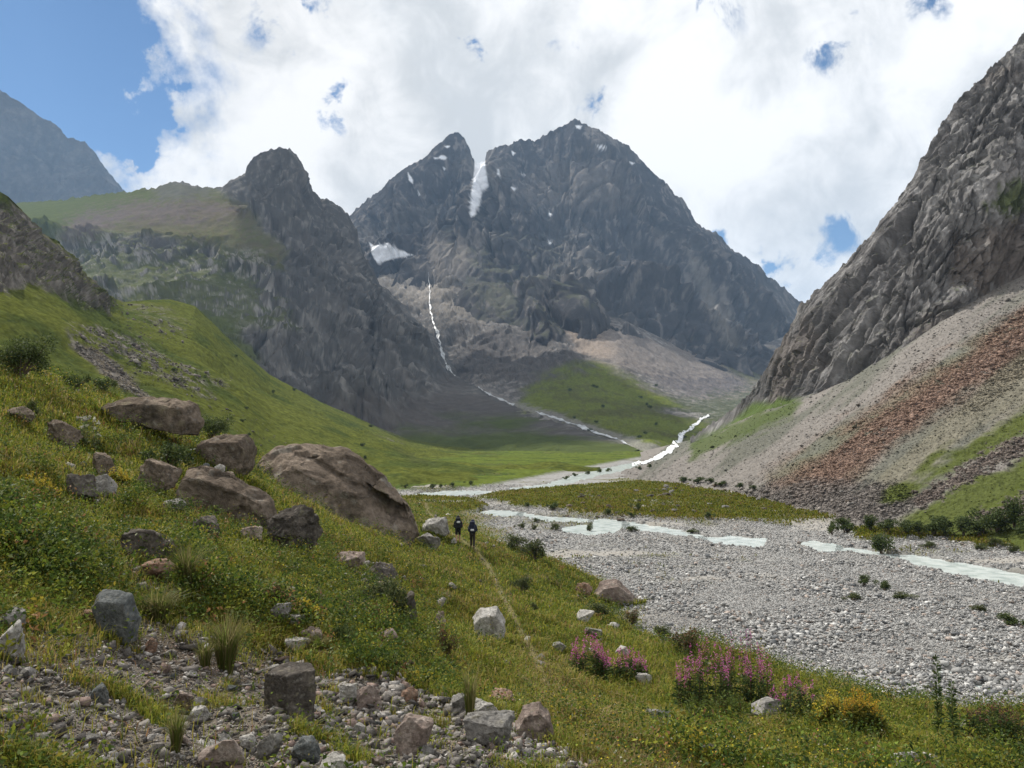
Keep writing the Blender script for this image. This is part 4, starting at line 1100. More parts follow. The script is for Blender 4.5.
put_rock('boulder', (312, 590, 326, 604), 'rust', 'rusty stone beside a yellow-leaved plant', 'stone', 58)
put_rock('boulder', (50, 530, 75, 542), 'rust', 'rusty stone in the grass at the far left', 'stone', 59)
put_rock('boulder', (140, 562, 172, 584), 'rust', 'reddish stone under the low dark slab', 'stone', 60, depth=0.7)
put_rock('boulder', (80, 612, 93, 626), 'rust', 'orange stone beside the blue grey pointed rock', 'stone', 61)
put_rock('boulder', (140, 640, 156, 654), 'rust', 'orange stone under the blue grey pointed rock', 'stone', 62)
put_rock('boulder', (400, 690, 418, 708), 'rust', 'reddish stone at the upper edge of the rubble', 'stone', 63)
put_rock('boulder', (448, 698, 468, 716), 'grey', 'grey stone under a tall grass clump by the rubble', 'stone', 64)
put_rock('boulder', (488, 694, 516, 706), 'rust', 'flat reddish stone at the edge of the dry grass', 'stone', 65, pts=flat_top(65))
put_rock('boulder', (470, 704, 500, 722), 'pale', 'pale rounded stone behind the low grey rock', 'stone', 66)
put_rock('boulder', (86, 688, 108, 702), 'blue', 'flat blue grey stone in the lower left gravel', 'stone', 67, pts=flat_top(67))
put_rock('boulder', (172, 694, 190, 714), 'pink', 'pink stone in the lower left gravel', 'stone', 68)
put_rock('boulder', (188, 710, 208, 724), 'pale', 'white stone by a grass tuft in the lower left gravel', 'stone', 69)
put_rock('boulder', (14, 718, 28, 730), 'pink', 'small pink stone at the bottom left', 'stone', 70)
put_rock('boulder', (238, 738, 256, 754), 'pale', 'pale stone beside the upright grey stone', 'stone', 71)
# stones lying on the long rock
for k, (b, kd, lb) in enumerate([((186, 468, 200, 475), 'pale', 'pale stone balanced on the upper end of the long sloping rock'),
                                 ((197, 463, 208, 475), 'blue', 'blue grey stone in the middle of the small pile on the long rock'),
                                 ((213, 464, 224, 474), 'pale', 'white stone topping the right end of the small pile on the long rock'),
                                 ((208, 472, 234, 486), 'brown', 'brown stone under the white stone on the long rock')]):
    base = hit(200, 508)[0]
    put_rock('stone', b, kd, lb, 'stone', 80 + k, Y=base.y + 1.2, sink=0.25, res=14)

# medium stones of the rubble
_gs, _ = cell_sampler(n_r, n_a, apx, apy, ((rub > 0.5) * (0.35 + 1.0 * (apx > 300))).astype(float), A_V, 40)
_mp, _mi = _gs(235)
_protos_m = {}
cnt = 0
MEDKINDS = ['grey', 'pale', 'pink', 'pale', 'dark', 'grey', 'blue']
for k in range(len(_mp)):
    p = _mp[k]; d = float(np.hypot(p[0], p[1]))
    kk = MEDKINDS[k % 7]
    key = (kk, k % 2)
    if key not in _protos_m:
        rs = np.random.default_rng(900 + len(_protos_m)); pts = rand_hull(rs, 13, 0.4); pts[:, 2] += 0.3
        _protos_m[key] = rock_mesh('stone', pts, (1, 0.8, 0.6), kk, 900 + len(_protos_m), 0.6, 12)
    o = link('stone', _protos_m[key], m_stone)
    s = d / F * float(rng.choice([9, 11, 13, 16, 20], p=[.3, .3, .2, .14, .06])) * (0.7 if p[1] > 9 else 1.0)
    o.scale = (s, s * rng.uniform(.8, 1.1), s * rng.uniform(.7, 1.2)); o.location = p; o.rotation_euler = (rng.normal(0, .25), rng.normal(0, .25), rng.uniform(0, 6.28))
    nm = {'grey': 'small grey stone loose in the foreground rubble', 'pale': 'small whitish stone loose in the foreground rubble', 'pink': 'small pinkish stone loose in the foreground rubble',
          'blue': 'small bluish stone loose in the foreground rubble', 'dark': 'small dark stone loose in the foreground rubble'}[kk]
    tag(o, nm, 'stone', {'grey': 'grey', 'pale': 'whitish', 'pink': 'pinkish', 'blue': 'bluish', 'dark': 'dark'}[kk] + ' stones in the foreground rubble')

# gravel, rubble and scree that nobody could count
def tone(n, cols, probs):
    k = rng.choice(len(cols), n, p=probs)
    return np.array(cols, f32)[k] * (0.75 + 0.5 * rng.random((n, 1))).astype(f32)
w = floor_m * (1 - sstep(0.30, 0.6, chan)) * np.clip(1 - mead * 1.2 - farg, 0, 1) * (1 - 0.8 * sandy) * (AY < 170)
gs, tot = cell_sampler(n_r, n_a, apx, apy, w.astype(float), A_V, 60)
P, ci = gs(120000)
dist = np.hypot(P[:, 0], P[:, 1])
size = np.clip(rng.lognormal(-2.3, 0.55, len(P)) * (1 + 0.9 * np.clip(fbm(P * np.array([1, 1, 0]) / 6.0 + 30, 3), -0.6, 1.2)) * 0.85, 0.05, 0.42)
size = np.maximum(size, dist / F * 1.35)
v, fcs, c = stone_heap(P, size, tone(len(P), [(0.33, 0.328, 0.32), (0.25, 0.25, 0.245), (0.14, 0.145, 0.15), (0.31, 0.265, 0.235), (0.47, 0.465, 0.45)], [.35, .3, .15, .08, .12]))
tag(link('gravel', mesh_from('gravel', v, [fcs], c, smooth=False), m_stone), 'rounded pale grey cobbles covering the wide river bed', 'gravel', kind='stuff')
w = np.clip(rub + ear * 0.5 + tra * 0.05, 0, 1) + (A_near > 0.5) * 0.012
gs, tot = cell_sampler(n_r, n_a, apx, apy, w.astype(float), A_V, 60)
P, ci = gs(38000)
dist = np.hypot(P[:, 0], P[:, 1])
size = np.clip(rng.pareto(2.0, len(P)) * (0.9 + 1.3 * (apx[ci] > 270)) + 1.3, 1.3, 14) * dist / F
v, fcs, c = stone_heap(P, size, tone(len(P), [(0.245, 0.228, 0.208), (0.165, 0.152, 0.14), (0.10, 0.093, 0.088), (0.25, 0.19, 0.165), (0.40, 0.38, 0.36)], [.32, .28, .15, .13, .12]))
tag(link('rubble', mesh_from('rubble', v, [fcs], c, smooth=False), m_stone), 'loose small stones and grit covering the lower left slope', 'rubble', kind='stuff')
w = 0.10 + 0.9 * LG.red + 0.9 * LG.toe + 0.9 * LG.rk - 0.25 * LG.grass
w = np.clip(w, 0.02, 1.2) * (LG.py < 545)
gs, tot = cell_sampler(LG.nv, LG.nu, LG.px, LG.py, w, LG.V, 30)
P, ci = gs(34000)
dist = np.hypot(P[:, 0], P[:, 1])
big_ = np.clip(LG.red * 0.6 + LG.toe + LG.rk, 0, 1)[ci]
size = np.clip(rng.pareto(2.6, len(P)) * (0.35 + 0.6 * big_) + 1.2, 1.2, 5.5) * dist / F
v, fcs, c = stone_heap(P, size, np.clip(LG.C[ci] * (0.7 + 0.75 * rng.random((len(P), 1))), 0, .5).astype(f32))
tag(link('scree_rubble', mesh_from('scree_rubble', v, [fcs], c, smooth=False), m_stone), 'loose broken blocks strewn over the scree on the right', 'rubble', kind='stuff')

w = LB.rub * (LB.py > 290)
gs, tot = cell_sampler(LB.nv, LB.nu, LB.px, LB.py, w, LB.V, 30)
P, ci = gs(4200)
dist = np.hypot(P[:, 0], P[:, 1])
size = np.clip(rng.pareto(2.2, len(P)) * 0.7 + 1.2, 1.2, 6) * dist / F
v, fcs, c = stone_heap(P, size, tone(len(P), [(0.16, 0.145, 0.13), (0.12, 0.105, 0.095), (0.22, 0.205, 0.185)], [.4, .35, .25]))
tag(link('hillside_rubble', mesh_from('hillside_rubble', v, [fcs], c, smooth=False), m_stone), 'rocky debris streaking the bright left hillside below the crag', 'rubble', kind='stuff')
# ------------------------------------------------------------------ water
def water_material(name, col, rough, scale, foam=None):
    m, nt, N, L, b = nodes_of(name)
    b.inputs['Base Color'].default_value = (*col, 1)
    b.inputs['Roughness'].default_value = rough
    tc = N.new('ShaderNodeTexCoord')
    nz = N.new('ShaderNodeTexNoise'); nz.inputs['Scale'].default_value = scale; nz.inputs['Detail'].default_value = 5
    L.new(tc.outputs['Object'], nz.inputs['Vector'])
    bp = N.new('ShaderNodeBump'); bp.inputs['Strength'].default_value = 0.5; bp.inputs['Distance'].default_value = 0.08
    L.new(nz.outputs['Fac'], bp.inputs['Height']); L.new(bp.outputs['Normal'], b.inputs['Normal'])
    if foam:
        rp = N.new('ShaderNodeValToRGB')
        rp.color_ramp.elements[0].position = 0.35; rp.color_ramp.elements[0].color = (*col, 1)
        rp.color_ramp.elements[1].position = 0.6; rp.color_ramp.elements[1].color = (*foam, 1)
        L.new(nz.outputs['Fac'], rp.inputs['Fac']); L.new(rp.outputs['Color'], b.inputs['Base Color'])
    return m
m_water = water_material('milky_water', (0.34, 0.395, 0.385), 0.2, 0.9, (0.54, 0.59, 0.58))
m_foam = water_material('foaming_water', (0.17, 0.18, 0.185), 0.5, 0.10, (0.50, 0.52, 0.53))

m_rapid = water_material('rapids_water', (0.42, 0.45, 0.46), 0.5, 0.3, (0.78, 0.80, 0.81))
CH_LABEL = ['milky branch of the river leaving the gravel at the right edge', 'short milky pool right of the middle of the gravel bed', 'oval milky pool in the middle of the gravel bed',
            'milky bend of the river below the meadow', 'small bright riffle right of the hikers', 'pale shallow water at the foot of the left hillside', 'far shallow reach of the river below the green slope',
            'thin trickle joining the milky bend to the oval pool', 'thin trickle joining the short pool to the right-hand branch', 'thin trickle joining the bright riffle to the milky bend',
            'small white puddle on the near gravel', 'tiny puddle on the near gravel at the right']
_wz = (zb - 0.27 + 0.012 * n_fin).astype(f32)
for k, cm in enumerate(CH_M):
    keep = (cm[A_faces] > 0.08).any(1)
    fcs_ = A_faces[keep]
    if not len(fcs_): continue
    ids, inv = np.unique(fcs_, return_inverse=True)
    W_ = np.stack([AX[ids], AY[ids], _wz[ids]], -1)
    me = mesh_from('water', W_, [inv.reshape(-1, 4).astype(np.int32)])
    if me.polygons[0].normal.z < 0: me.flip_normals()
    tag(link('water', me, m_water), CH_LABEL[k], 'water', kind='structure')

def stream(pts, label, mat, lift, wob=1.2, step=1.6, surf=None, breaks=0.0, freq=0.23, wv=1.7):
    """a ribbon of water lying on the slopes; pts = (px, py, width in px)"""
    P = []
    for a, b in zip(pts[:-1], pts[1:]):
        n = max(2, int(math.hypot(b[0] - a[0], b[1] - a[1]) / step))
        for t in np.linspace(0, 1, n, endpoint=False):
            P.append([a[i] + (b[i] - a[i]) * t for i in range(3)])
    P.append(list(pts[-1])); P = np.array(P)
    nz = fbm(np.stack([np.arange(len(P)) * freq, np.full(len(P), pts[0][0] * 0.1), np.zeros(len(P))], -1), 3)
    nw = fbm(np.stack([np.arange(len(P)) * freq, np.full(len(P), pts[0][0] * 0.1 + 9), np.zeros(len(P))], -1), 4, 0.75)
    tx = np.gradient(P[:, 0]); ty = np.gradient(P[:, 1]); ln = np.hypot(tx, ty) + 1e-6
    nx, ny = -ty / ln, tx / ln
    cx, cy = P[:, 0] + nx * nz * wob, P[:, 1] + ny * nz * wob
    hw = np.maximum(P[:, 2] * 0.5 * (1 + wv * nw), 0.12)
    V, Fc, prev = [], [], None
    for i in range(len(P)):
        row = []
        for s in (-1, 0, 1):
            h = hit(cx[i] + nx[i] * hw[i] * s, cy[i] + ny[i] * hw[i] * s, surf)
            if h is None: row = None; break
            p = h[0] * (1 - lift / h[0].length) 
            row.append(p)
        if row is None or (breaks and nw[i] < -breaks): prev = None; continue
        base = len(V); V += [tuple(p) for p in row]
        if prev is not None and (Vector(V[prev + 1]) - row[1]).length < 0.12 * row[1].length:
            Fc += [(prev, prev + 1, base + 1, base), (prev + 1, prev + 2, base + 2, base + 1)]
        prev = base
    if not Fc: return
    tag(link('water', mesh_from('water', np.array(V), [np.array(Fc, np.int32)]), mat), label, 'water', kind='structure')
stream([(428, 272, 0.4), (430, 285, 0.6), (429, 300, 1.3), (432, 318, 1.0), (437, 332, 1.9), (440, 345, 1.5), (444, 358, 2.6), (448, 368, 2.4), (455, 376, 1.6)], 'white torrent falling down the dark rocks from the hanging valley', m_foam, 8)
stream([(478, 387, 1), (490, 394, 1.8), (505, 401, 1.6), (514, 405, 1.0)], 'short white stretch of the torrent between the dark slopes', m_foam, 6)
stream([(535, 411, 1.0), (555, 418, 1.4), (580, 426, 1.8), (605, 435, 1.6), (630, 444, 1.5)], 'torrent running along the foot of the green slope to the river', m_foam, 4)
stream([(709, 415, 1.6), (700, 419, 2.6), (697, 424, 2.4), (688, 430, 4), (681, 435, 5), (679, 442, 6), (671, 449, 5), (662, 455, 4), (650, 461, 3.2), (632, 464, 2.6)], 'bright white rapids of the main river in the gap on the right', m_rapid, 4, wob=1.6, step=0.9, freq=0.13, wv=0.7)

# ------------------------------------------------------------------ blades and leaves
def blade_mesh(P, h, w, head, lean, col):
    n = len(P)
    dx, dy = np.cos(head), np.sin(head)
    wx, wy = -dy * w * 0.5, dx * w * 0.5
    def at(t, l): return np.stack([P[:, 0] + dx * lean * h * l, P[:, 1] + dy * lean * h * l, P[:, 2] + h * t], -1)
    W = np.stack([wx, wy, np.zeros(n)], -1)
    b0 = at(-0.03, 0); m_ = at(0.6, 0.3); tp = at(1.0 - 0.25 * np.abs(lean), 1.0)
    V = np.stack([b0 - W, b0 + W, m_ + W * 0.8, m_ - W * 0.8, tp], 1).reshape(-1, 3)
    o = (np.arange(n) * 5)[:, None]
    Q = o + np.array([[0, 1, 2, 3]]); T = o + np.array([[3, 2, 4]])
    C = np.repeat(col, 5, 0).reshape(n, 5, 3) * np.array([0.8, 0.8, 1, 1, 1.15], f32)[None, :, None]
    return V, Q, T, C.reshape(-1, 3)

def leaf_mesh(P, ln, wd, yaw, pitch, col, fold=0.0):
    """kite-shaped leaves starting at P"""
    n = len(P)
    d = np.stack([np.cos(yaw) * np.cos(pitch), np.sin(yaw) * np.cos(pitch), np.sin(pitch)], -1)
    r = rng.normal(size=(n, 3)); s = np.cross(d, r); s /= np.linalg.norm(s, axis=1, keepdims=True) + 1e-9
    mid = P + d * (ln * 0.5)[:, None]; mid[:, 2] += ln * 0.06
    V = np.stack([P, mid + s * (wd * 0.5)[:, None], P + d * ln[:, None], mid - s * (wd * 0.5)[:, None]], 1).reshape(-1, 3)
    Q = (np.arange(n) * 4)[:, None] + np.array([[0, 1, 2, 3]])
    return V, Q, np.repeat(col, 4, 0)

def pick(n, cols, probs, jit=0.3):
    k = rng.choice(len(cols), n, p=np.array(probs) / np.sum(probs))
    return (np.array(cols, f32)[k] * (1 - jit + 2 * jit * rng.random((n, 1)))).astype(f32)

m_grass = mat_leaf('grass_blades', 0.4)
m_leaf = mat_leaf('plant_leaves', 0.3)
m_petal = mat_leaf('petals', 0.35)
m_wood = mat_plain('woody_stem', (0.11, 0.085, 0.06), 0.9, 0.2, 12)

GREENS = [(0.175, 0.205, 0.026), (0.245, 0.232, 0.030), (0.080, 0.110, 0.017), (0.28, 0.225, 0.06), (0.31, 0.245, 0.115), (0.23, 0.12, 0.055)]
wg = A_near * (1 - 0.985 * rub) * (1 - 0.7 * ear) * (1 - 0.9 * np.clip(tra * 1.15, 0, 1))
wg = wg * (1 - 0.9 * sstep(0.34, 0.7, n_mid + n_fin * 0.5))          # bare spots
gs, tot = cell_sampler(n_r, n_a, apx, apy, wg.astype(float), A_V, 60, 0.0)
P, ci = gs(300000)
dist = np.hypot(P[:, 0], P[:, 1])
# patches of taller, drier or fresher growth
pat = fbm(np.stack([P[:, 0], P[:, 1], P[:, 0] * 0], -1) / 3.0 + 60, 4); pat2 = fbm(np.stack([P[:, 0], P[:, 1], P[:, 0] * 0], -1) / 0.9 + 90, 3)
dry = np.maximum(sstep(-0.15, 0.45, pat + 0.5 * pat2), dryg[ci] * 0.9)
h_ = (0.06 + 0.12 * rng.random(len(P)) ** 1.6 + 0.09 * np.clip(pat2, 0, 1)) * np.clip(0.6 + dist / 26, 0.65, 1.5)
w_ = np.maximum(0.005 + 0.004 * rng.random(len(P)), dist / F * 0.8)
cg = pick(len(P), GREENS, [.36, .24, .24, .10, .04, .02]); cd = pick(len(P), GREENS, [.16, .26, .10, .26, .14, .08])
col = cg + (cd - cg) * dry[:, None]
cs = pick(len(P), [(0.27, 0.21, 0.10), (0.22, 0.17, 0.05), (0.17, 0.16, 0.03), (0.30, 0.25, 0.15)], [.35, .3, .25, .1])
sm_ = (rng.random(len(P)) < dryg[ci] * 0.75)
col[sm_] = cs[sm_]
# grass growing up round the foot of the rocks
ex, eh = [], []
for (rx_, ry_, rw, rd_) in ROCKS:
    if ground_z(np.array([rx_]), np.array([ry_]), rub.astype(float))[0] > 0.4: continue
    n = int(min(520, 50 + rw * 90)); a = rng.uniform(math.pi, 2 * math.pi, n)
    k = 1 + 0.25 * rng.random(n)
    X = rx_ + np.cos(a) * rw * 0.5 * k; Y_ = ry_ + np.sin(a) * rd_ * 0.46 * k
    ex.append(np.stack([X, Y_, ground_z(X, Y_)], -1)); eh.append(np.clip(rw * 0.16, 0.10, 0.38) * (0.5 + 0.8 * rng.random(n)))
ex = np.concatenate(ex); eh = np.concatenate(eh)
P = np.concatenate([P, ex]); h_ = np.concatenate([h_, eh]); w_ = np.concatenate([w_, np.maximum(0.006, np.hypot(ex[:, 0], ex[:, 1]) / F * 0.8)])
col = np.concatenate([col, pick(len(ex), GREENS, [.32, .2, .32, .1, .04, .02])])
V, Q, T, C = blade_mesh(P, h_, w_, rng.random(len(P)) * 6.283, rng.normal(0.75, 0.4, len(P)), col)
tag(link('grass', mesh_from('grass', V, [Q, T], C, smooth=False), m_grass), 'mixed green and straw coloured grass covering the bank', 'grass', kind='stuff')

# low leafy herbs between the blades
wl = A_near * (1 - 0.97 * rub) * (1 - 0.5 * ear) * (1 - 0.95 * tra) * (0.25 + sstep(-0.1, 0.5, n_big * 0.6 + n_mid * 0.5))
gs, tot = cell_sampler(n_r, n_a, apx, apy, wl.astype(float), A_V, 60)
P0, ci = gs(22000)
k = 9
P = np.repeat(P0, k, 0); dist = np.hypot(P[:, 0], P[:, 1])
rad = np.repeat(np.clip(0.05 + 0.006 * np.hypot(P0[:, 0], P0[:, 1]), 0.05, 0.45), k)
P = P + rng.normal(0, 1, P.shape) * np.stack([rad, rad, rad * 0.1], -1); P[:, 2] += np.abs(rng.normal(0.09, 0.08, len(P))) * np.clip(0.6 + dist / 20, .6, 1.8)
ln = np.maximum(0.015 + 0.035 * rng.random(len(P)), dist / F * 1.8); wd = ln * (0.35 + 0.35 * rng.random(len(P)))
base = pick(len(P0), [(0.10, 0.14, 0.022), (0.06, 0.095, 0.02), (0.16, 0.18, 0.024), (0.22, 0.18, 0.03), (0.04, 0.065, 0.016)], [.3, .28, .2, .1, .12])
col = np.repeat(base, k, 0) * (0.75 + 0.5 * rng.random((len(P), 1)))
V, Q, C = leaf_mesh(P, ln, wd, rng.random(len(P)) * 6.283, rng.normal(0.45, 0.4, len(P)), col)
tag(link('herbs', mesh_from('herbs', V, [Q], C, smooth=False), m_leaf), 'low broad-leaved herbs scattered through the grass', 'herbs', kind='stuff')

# taller leafy growth on the left slope and along the bank
zone = np.zeros(len(AX), f32); q = (apx[sel], apy[sel])
zone[sel] = np.maximum(sstep(30, -30, poly_sd(*q, [(-60, 380), (120, 395), (260, 450), (330, 540), (430, 590), (470, 680), (330, 690), (200, 640), (-60, 660)])),
                       0.3 * sstep(20, -20, poly_sd(*q, [(640, 700), (760, 712), (900, 720), (1080, 730), (1080, 800), (600, 800), (660, 750)])))
zone[sel] = np.maximum(zone[sel], 0.7 * sstep(12, -12, line_d(*q, [(540, 560, 8), (600, 610, 10), (680, 650, 16), (790, 700, 20), (1040, 735, 22)])))
wl = A_near * (1 - 0.97 * rub) * (1 - 0.6 * ear) * (1 - tra) * zone * (0.08 + sstep(-0.05, 0.5, n_big * 0.5 + n_mid * 0.8))
gs, tot = cell_sampler(n_r, n_a, apx, apy, wl.astype(float), A_V, 60)
P0, ci = gs(6400)
k = 26
d0 = np.hypot(P0[:, 0], P0[:, 1])
ht0 = (0.16 + 0.30 * rng.random(len(P0)) ** 1.6) * np.clip(0.7 + d0 / 40, .7, 1.6)
P = np.repeat(P0, k, 0); dist = np.repeat(d0, k); t = rng.random(len(P)) ** 0.8
rad = np.repeat(ht0 * 0.42, k) * (0.4 + t)
P[:, 0] += rng.normal(0, 0.6, len(P)) * rad; P[:, 1] += rng.normal(0, 0.6, len(P)) * rad; P[:, 2] += np.repeat(ht0, k) * t
ln = np.maximum(0.03 + 0.05 * rng.random(len(P)), dist / F * 2.0); wd = ln * (0.3 + 0.3 * rng.random(len(P)))
base = pick(len(P0), [(0.11, 0.15, 0.022), (0.055, 0.09, 0.02), (0.18, 0.19, 0.026), (0.26, 0.21, 0.03), (0.035, 0.06, 0.016), (0.20, 0.11, 0.05), (0.13, 0.15, 0.06)], [.28, .24, .18, .03, .16, .04, .07])
col = np.repeat(base, k, 0) * (0.75 + 0.5 * rng.random((len(P), 1)))
V, Q, C = leaf_mesh(P, ln, wd, rng.random(len(P)) * 6.283, rng.normal(0.5, 0.45, len(P)), col)
tag(link('tall_herbs', mesh_from('tall_herbs', V, [Q], C, smooth=False), m_leaf), 'knee high leafy herbs growing in clumps on the left slope and bank edge', 'herbs', kind='stuff')

# sprinkling of small flowers and seed heads
gs, tot = cell_sampler(n_r, n_a, apx, apy, (A_near * (1 - rub) * (1 - tra) * sstep(0.0, 0.5, n_big)).astype(float), A_V, 60)
P, ci = gs(3000); dist = np.hypot(P[:, 0], P[:, 1])
P[:, 2] += (0.14 + 0.16 * rng.random(len(P))) * np.clip(0.6 + dist / 22, .6, 1.5)
ln = np.maximum(0.018 + 0.015 * rng.random(len(P)), dist / F * 1.3)
V, Q, C = leaf_mesh(P, ln, ln * 0.8, rng.random(len(P)) * 6.283, rng.normal(0.2, 0.5, len(P)), pick(len(P), [(0.5, 0.38, 0.03), (0.42, 0.24, 0.05), (0.40, 0.38, 0.30), (0.24, 0.09, 0.06)], [.45, .15, .22, .18]))
tag(link('wildflowers', mesh_from('wildflowers', V, [Q], C, smooth=False), m_petal), 'tiny yellow, white and rusty flower heads dotting the bank', 'flowers', kind='stuff')

# grass of the valley meadows
wm = np.clip(mead * 1.0 + tuftm * 0.12, 0, 1) * (AY < 220) * (1 - chan)
gs, tot = cell_sampler(n_r, n_a, apx, apy, wm.astype(float), A_V, 60)
P, ci = gs(32000); dist = np.hypot(P[:, 0], P[:, 1])
pat = fbm(np.stack([P[:, 0], P[:, 1], P[:, 0] * 0], -1) / 9.0 + 20, 4)
cg = pick(len(P), GREENS, [.4, .3, .3, .1, 0, 0]); cd = pick(len(P), GREENS, [.2, .45, .15, .14, .02, .04])
col = (cg + (cd - cg) * sstep(-0.3, 0.3, pat)[:, None]) * 0.72
V, Q, T, C = blade_mesh(P, 0.14 + 0.2 * rng.random(len(P)), dist / F * 1.2, rng.random(len(P)) * 6.283, rng.normal(0.3, 0.3, len(P)), col)
tag(link('meadow_grass', mesh_from('meadow_grass', V, [Q, T], C, smooth=False), m_grass), 'olive grass of the flat meadows beyond the gravel bed', 'grass', kind='stuff')

# ------------------------------------------------------------------ bushes
def bush_parts(seed, n_leaf, leaf, tall=1.0, cols=None, lumps=9):
    """unit bush about 1 wide, `tall` high: returns crown mesh and trunk mesh"""
    rs = np.random.default_rng(seed)
    cols = cols or [(0.055, 0.078, 0.026), (0.075, 0.10, 0.032), (0.10, 0.125, 0.042), (0.035, 0.052, 0.02)]
    cen = np.stack([rs.normal(0, 0.2, lumps), rs.normal(0, 0.2, lumps), rs.uniform(0.25, 0.75, lumps) * tall], -1)
    rad = rs.uniform(0.13, 0.27, lumps)
    k = rs.integers(0, lumps, n_leaf)
    d = rs.normal(size=(n_leaf, 3)); d /= np.linalg.norm(d, axis=1, keepdims=True)
    P = cen[k] + d * (rad[k] * rs.random(n_leaf) ** 0.45)[:, None] * np.array([1, 1, 1.1])
    P[:, 2] = np.maximum(P[:, 2], 0.02)
    ln = leaf * (0.7 + 0.6 * rs.random(n_leaf))
    c = (np.array(cols, f32)[rs.integers(0, len(cols), n_leaf)] * (0.7 + 0.6 * rs.random((n_leaf, 1))) * (0.85 + 0.3 * rs.random((lumps, 1)))[k]).astype(f32)
    V, Q, C = leaf_mesh(P, ln, ln * 0.55, rs.random(n_leaf) * 6.283, rs.normal(0.3, 0.6, n_leaf), c)
    crown = mesh_from('crown', V, [Q], C, smooth=False)
    bm = bmesh.new()
    for j in range(lumps):
        a = Vector((rs.normal(0, .03), rs.normal(0, .03), -0.05)); b = Vector(cen[j])
        for (p, q, r0, r1) in [(a, a.lerp(b, 0.5) + Vector((0, 0, .05)), 0.022, 0.015), (a.lerp(b, 0.5) + Vector((0, 0, .05)), b, 0.015, 0.006)]:
            ax = (q - p); L_ = ax.length
            mt = Matrix.Translation((p + q) / 2) @ ax.to_track_quat('Z', 'Y').to_matrix().to_4x4()
            bmesh.ops.create_cone(bm, cap_ends=True, segments=5, radius1=r0, radius2=r1, depth=L_, matrix=mt)
    tr = bpy.data.meshes.new('trunk'); bm.to_mesh(tr); bm.free()
    return crown, tr
OLIVE = [(0.06, 0.08, 0.03), (0.085, 0.10, 0.04), (0.11, 0.115, 0.045), (0.045, 0.06, 0.025)]
REDDISH = [(0.10, 0.085, 0.035), (0.15, 0.08, 0.05), (0.075, 0.085, 0.03), (0.06, 0.07, 0.03)]
BUSH = {'dark': [bush_parts(s, 1500, 0.085, 0.95) for s in (1, 2, 3)], 'low': [bush_parts(s, 1100, 0.085, 0.5) for s in (4, 5)],
        'olive': [bush_parts(s, 1400, 0.075, 0.8, OLIVE) for s in (6, 7)], 'red': [bush_parts(s, 1400, 0.07, 0.8, REDDISH) for s in (8,)],
        'fine': [bush_parts(21, 5200, 0.045, 1.0, None, 14)]}
HGT = {'dark': 0.95, 'low': 0.5, 'olive': 0.8, 'red': 0.8, 'fine': 1.0}
_bn = [0]
def bush(px, py, wpx, hpx, kind, label, group=None):
    h = hit(px, py)
    if h is None: return
    loc = h[0]; d = loc.y * CP + loc.z * SP
    w = wpx / F * d; hh = hpx / F * d
    crown, tr = BUSH[kind][_bn[0] % len(BUSH[kind])]; _bn[0] += 1
    e = empty('shrub', (loc.x, loc.y + w * 0.3, ground_z(loc.x, loc.y + w * 0.3) if h[2] is ground else loc.z), random.uniform(0, 6.28))
    e.scale = (w * 1.05, w * 1.05, hh / HGT[kind] * 1.05)
    tag(e, label, 'bush', group)
    link('crown', crown, m_leaf, e); link('trunk', tr, m_wood, e)
bush(12, 376, 46, 50, 'fine', 'tall dark bush at the left edge high on the slope')
bush(207, 441, 30, 28, 'fine', 'round green bush beside the flat-topped slab')
bush(160, 470, 42, 22, 'low', 'low dark bush above the long sloping rock')
bush(104, 470, 14, 10, 'low', 'small dark bush next to the brown stone on the left slope')
bush(30, 416, 14, 16, 'olive', 'narrow green bush above the half-buried slab')
bush(72, 388, 24, 14, 'low', 'low bush just below the skyline of the near slope')
bush(100, 390, 22, 12, 'low', 'low bush above the left end of the flat-topped slab')
bush(395, 624, 34, 40, 'olive', 'leafy green bush leaning against a dark upright rock')
bush(370, 606, 40, 24, 'olive', 'leafy green bush on the middle slope below the broken turf')
bush(340, 648, 26, 20, 'low', 'green bush beside the leaning pink stone')
bush(445, 660, 22, 30, 'red', 'reddish dry plant beside the pink stone', None)
bush(282, 612, 34, 26, 'red', 'yellowing plant on the slope above the two-toned block')
bush(886, 556, 28, 20, 'dark', 'dark green shrub alone on the gravel by the milky branch')
for x, y, w_, h_ in [(848, 533, 22, 15), (833, 535, 12, 14), (873, 533, 18, 15), (890, 534, 18, 13), (908, 535, 22, 14), (922, 536, 18, 14), (937, 537, 26, 18), (952, 538, 28, 20), (968, 537, 24, 20), (985, 536, 26, 22), (1003, 535, 32, 27), (1020, 530, 28, 30), (1034, 540, 30, 24)]:
    bush(x, y, w_, h_, 'dark', 'dense dark shrub in the row at the foot of the right slope', 'shrubs along the foot of the right slope')
for x, y, w_, h_ in [(930, 549, 16, 7), (985, 551, 18, 7), (1000, 548, 16, 9), (1016, 553, 16, 8)]:
    bush(x, y, w_, h_, 'olive', 'low green shrub on the gravel edge before the shrub row', 'low shrubs on the gravel edge')
for x, y, w_, h_ in [(527, 508, 7, 5), (553, 511, 13, 8), (638, 511, 8, 8), (608, 516, 10, 6), (632, 518, 8, 5), (709, 519, 10, 6)]:
    bush(x, y, w_, h_, 'dark', 'small dark shrub on the flat meadow', 'small shrubs on the flat meadow')
for x, y, w_, h_ in [(556, 531, 11, 7), (590, 532, 9, 9), (632, 532, 14, 6), (693, 534, 16, 4), (520, 529, 9, 6), (534, 530, 8, 5), (538, 523, 8, 5)]:
    bush(x, y, w_, h_, 'olive', 'small olive shrub standing on the gravel near the milky bend', 'small shrubs on the gravel near the bend')
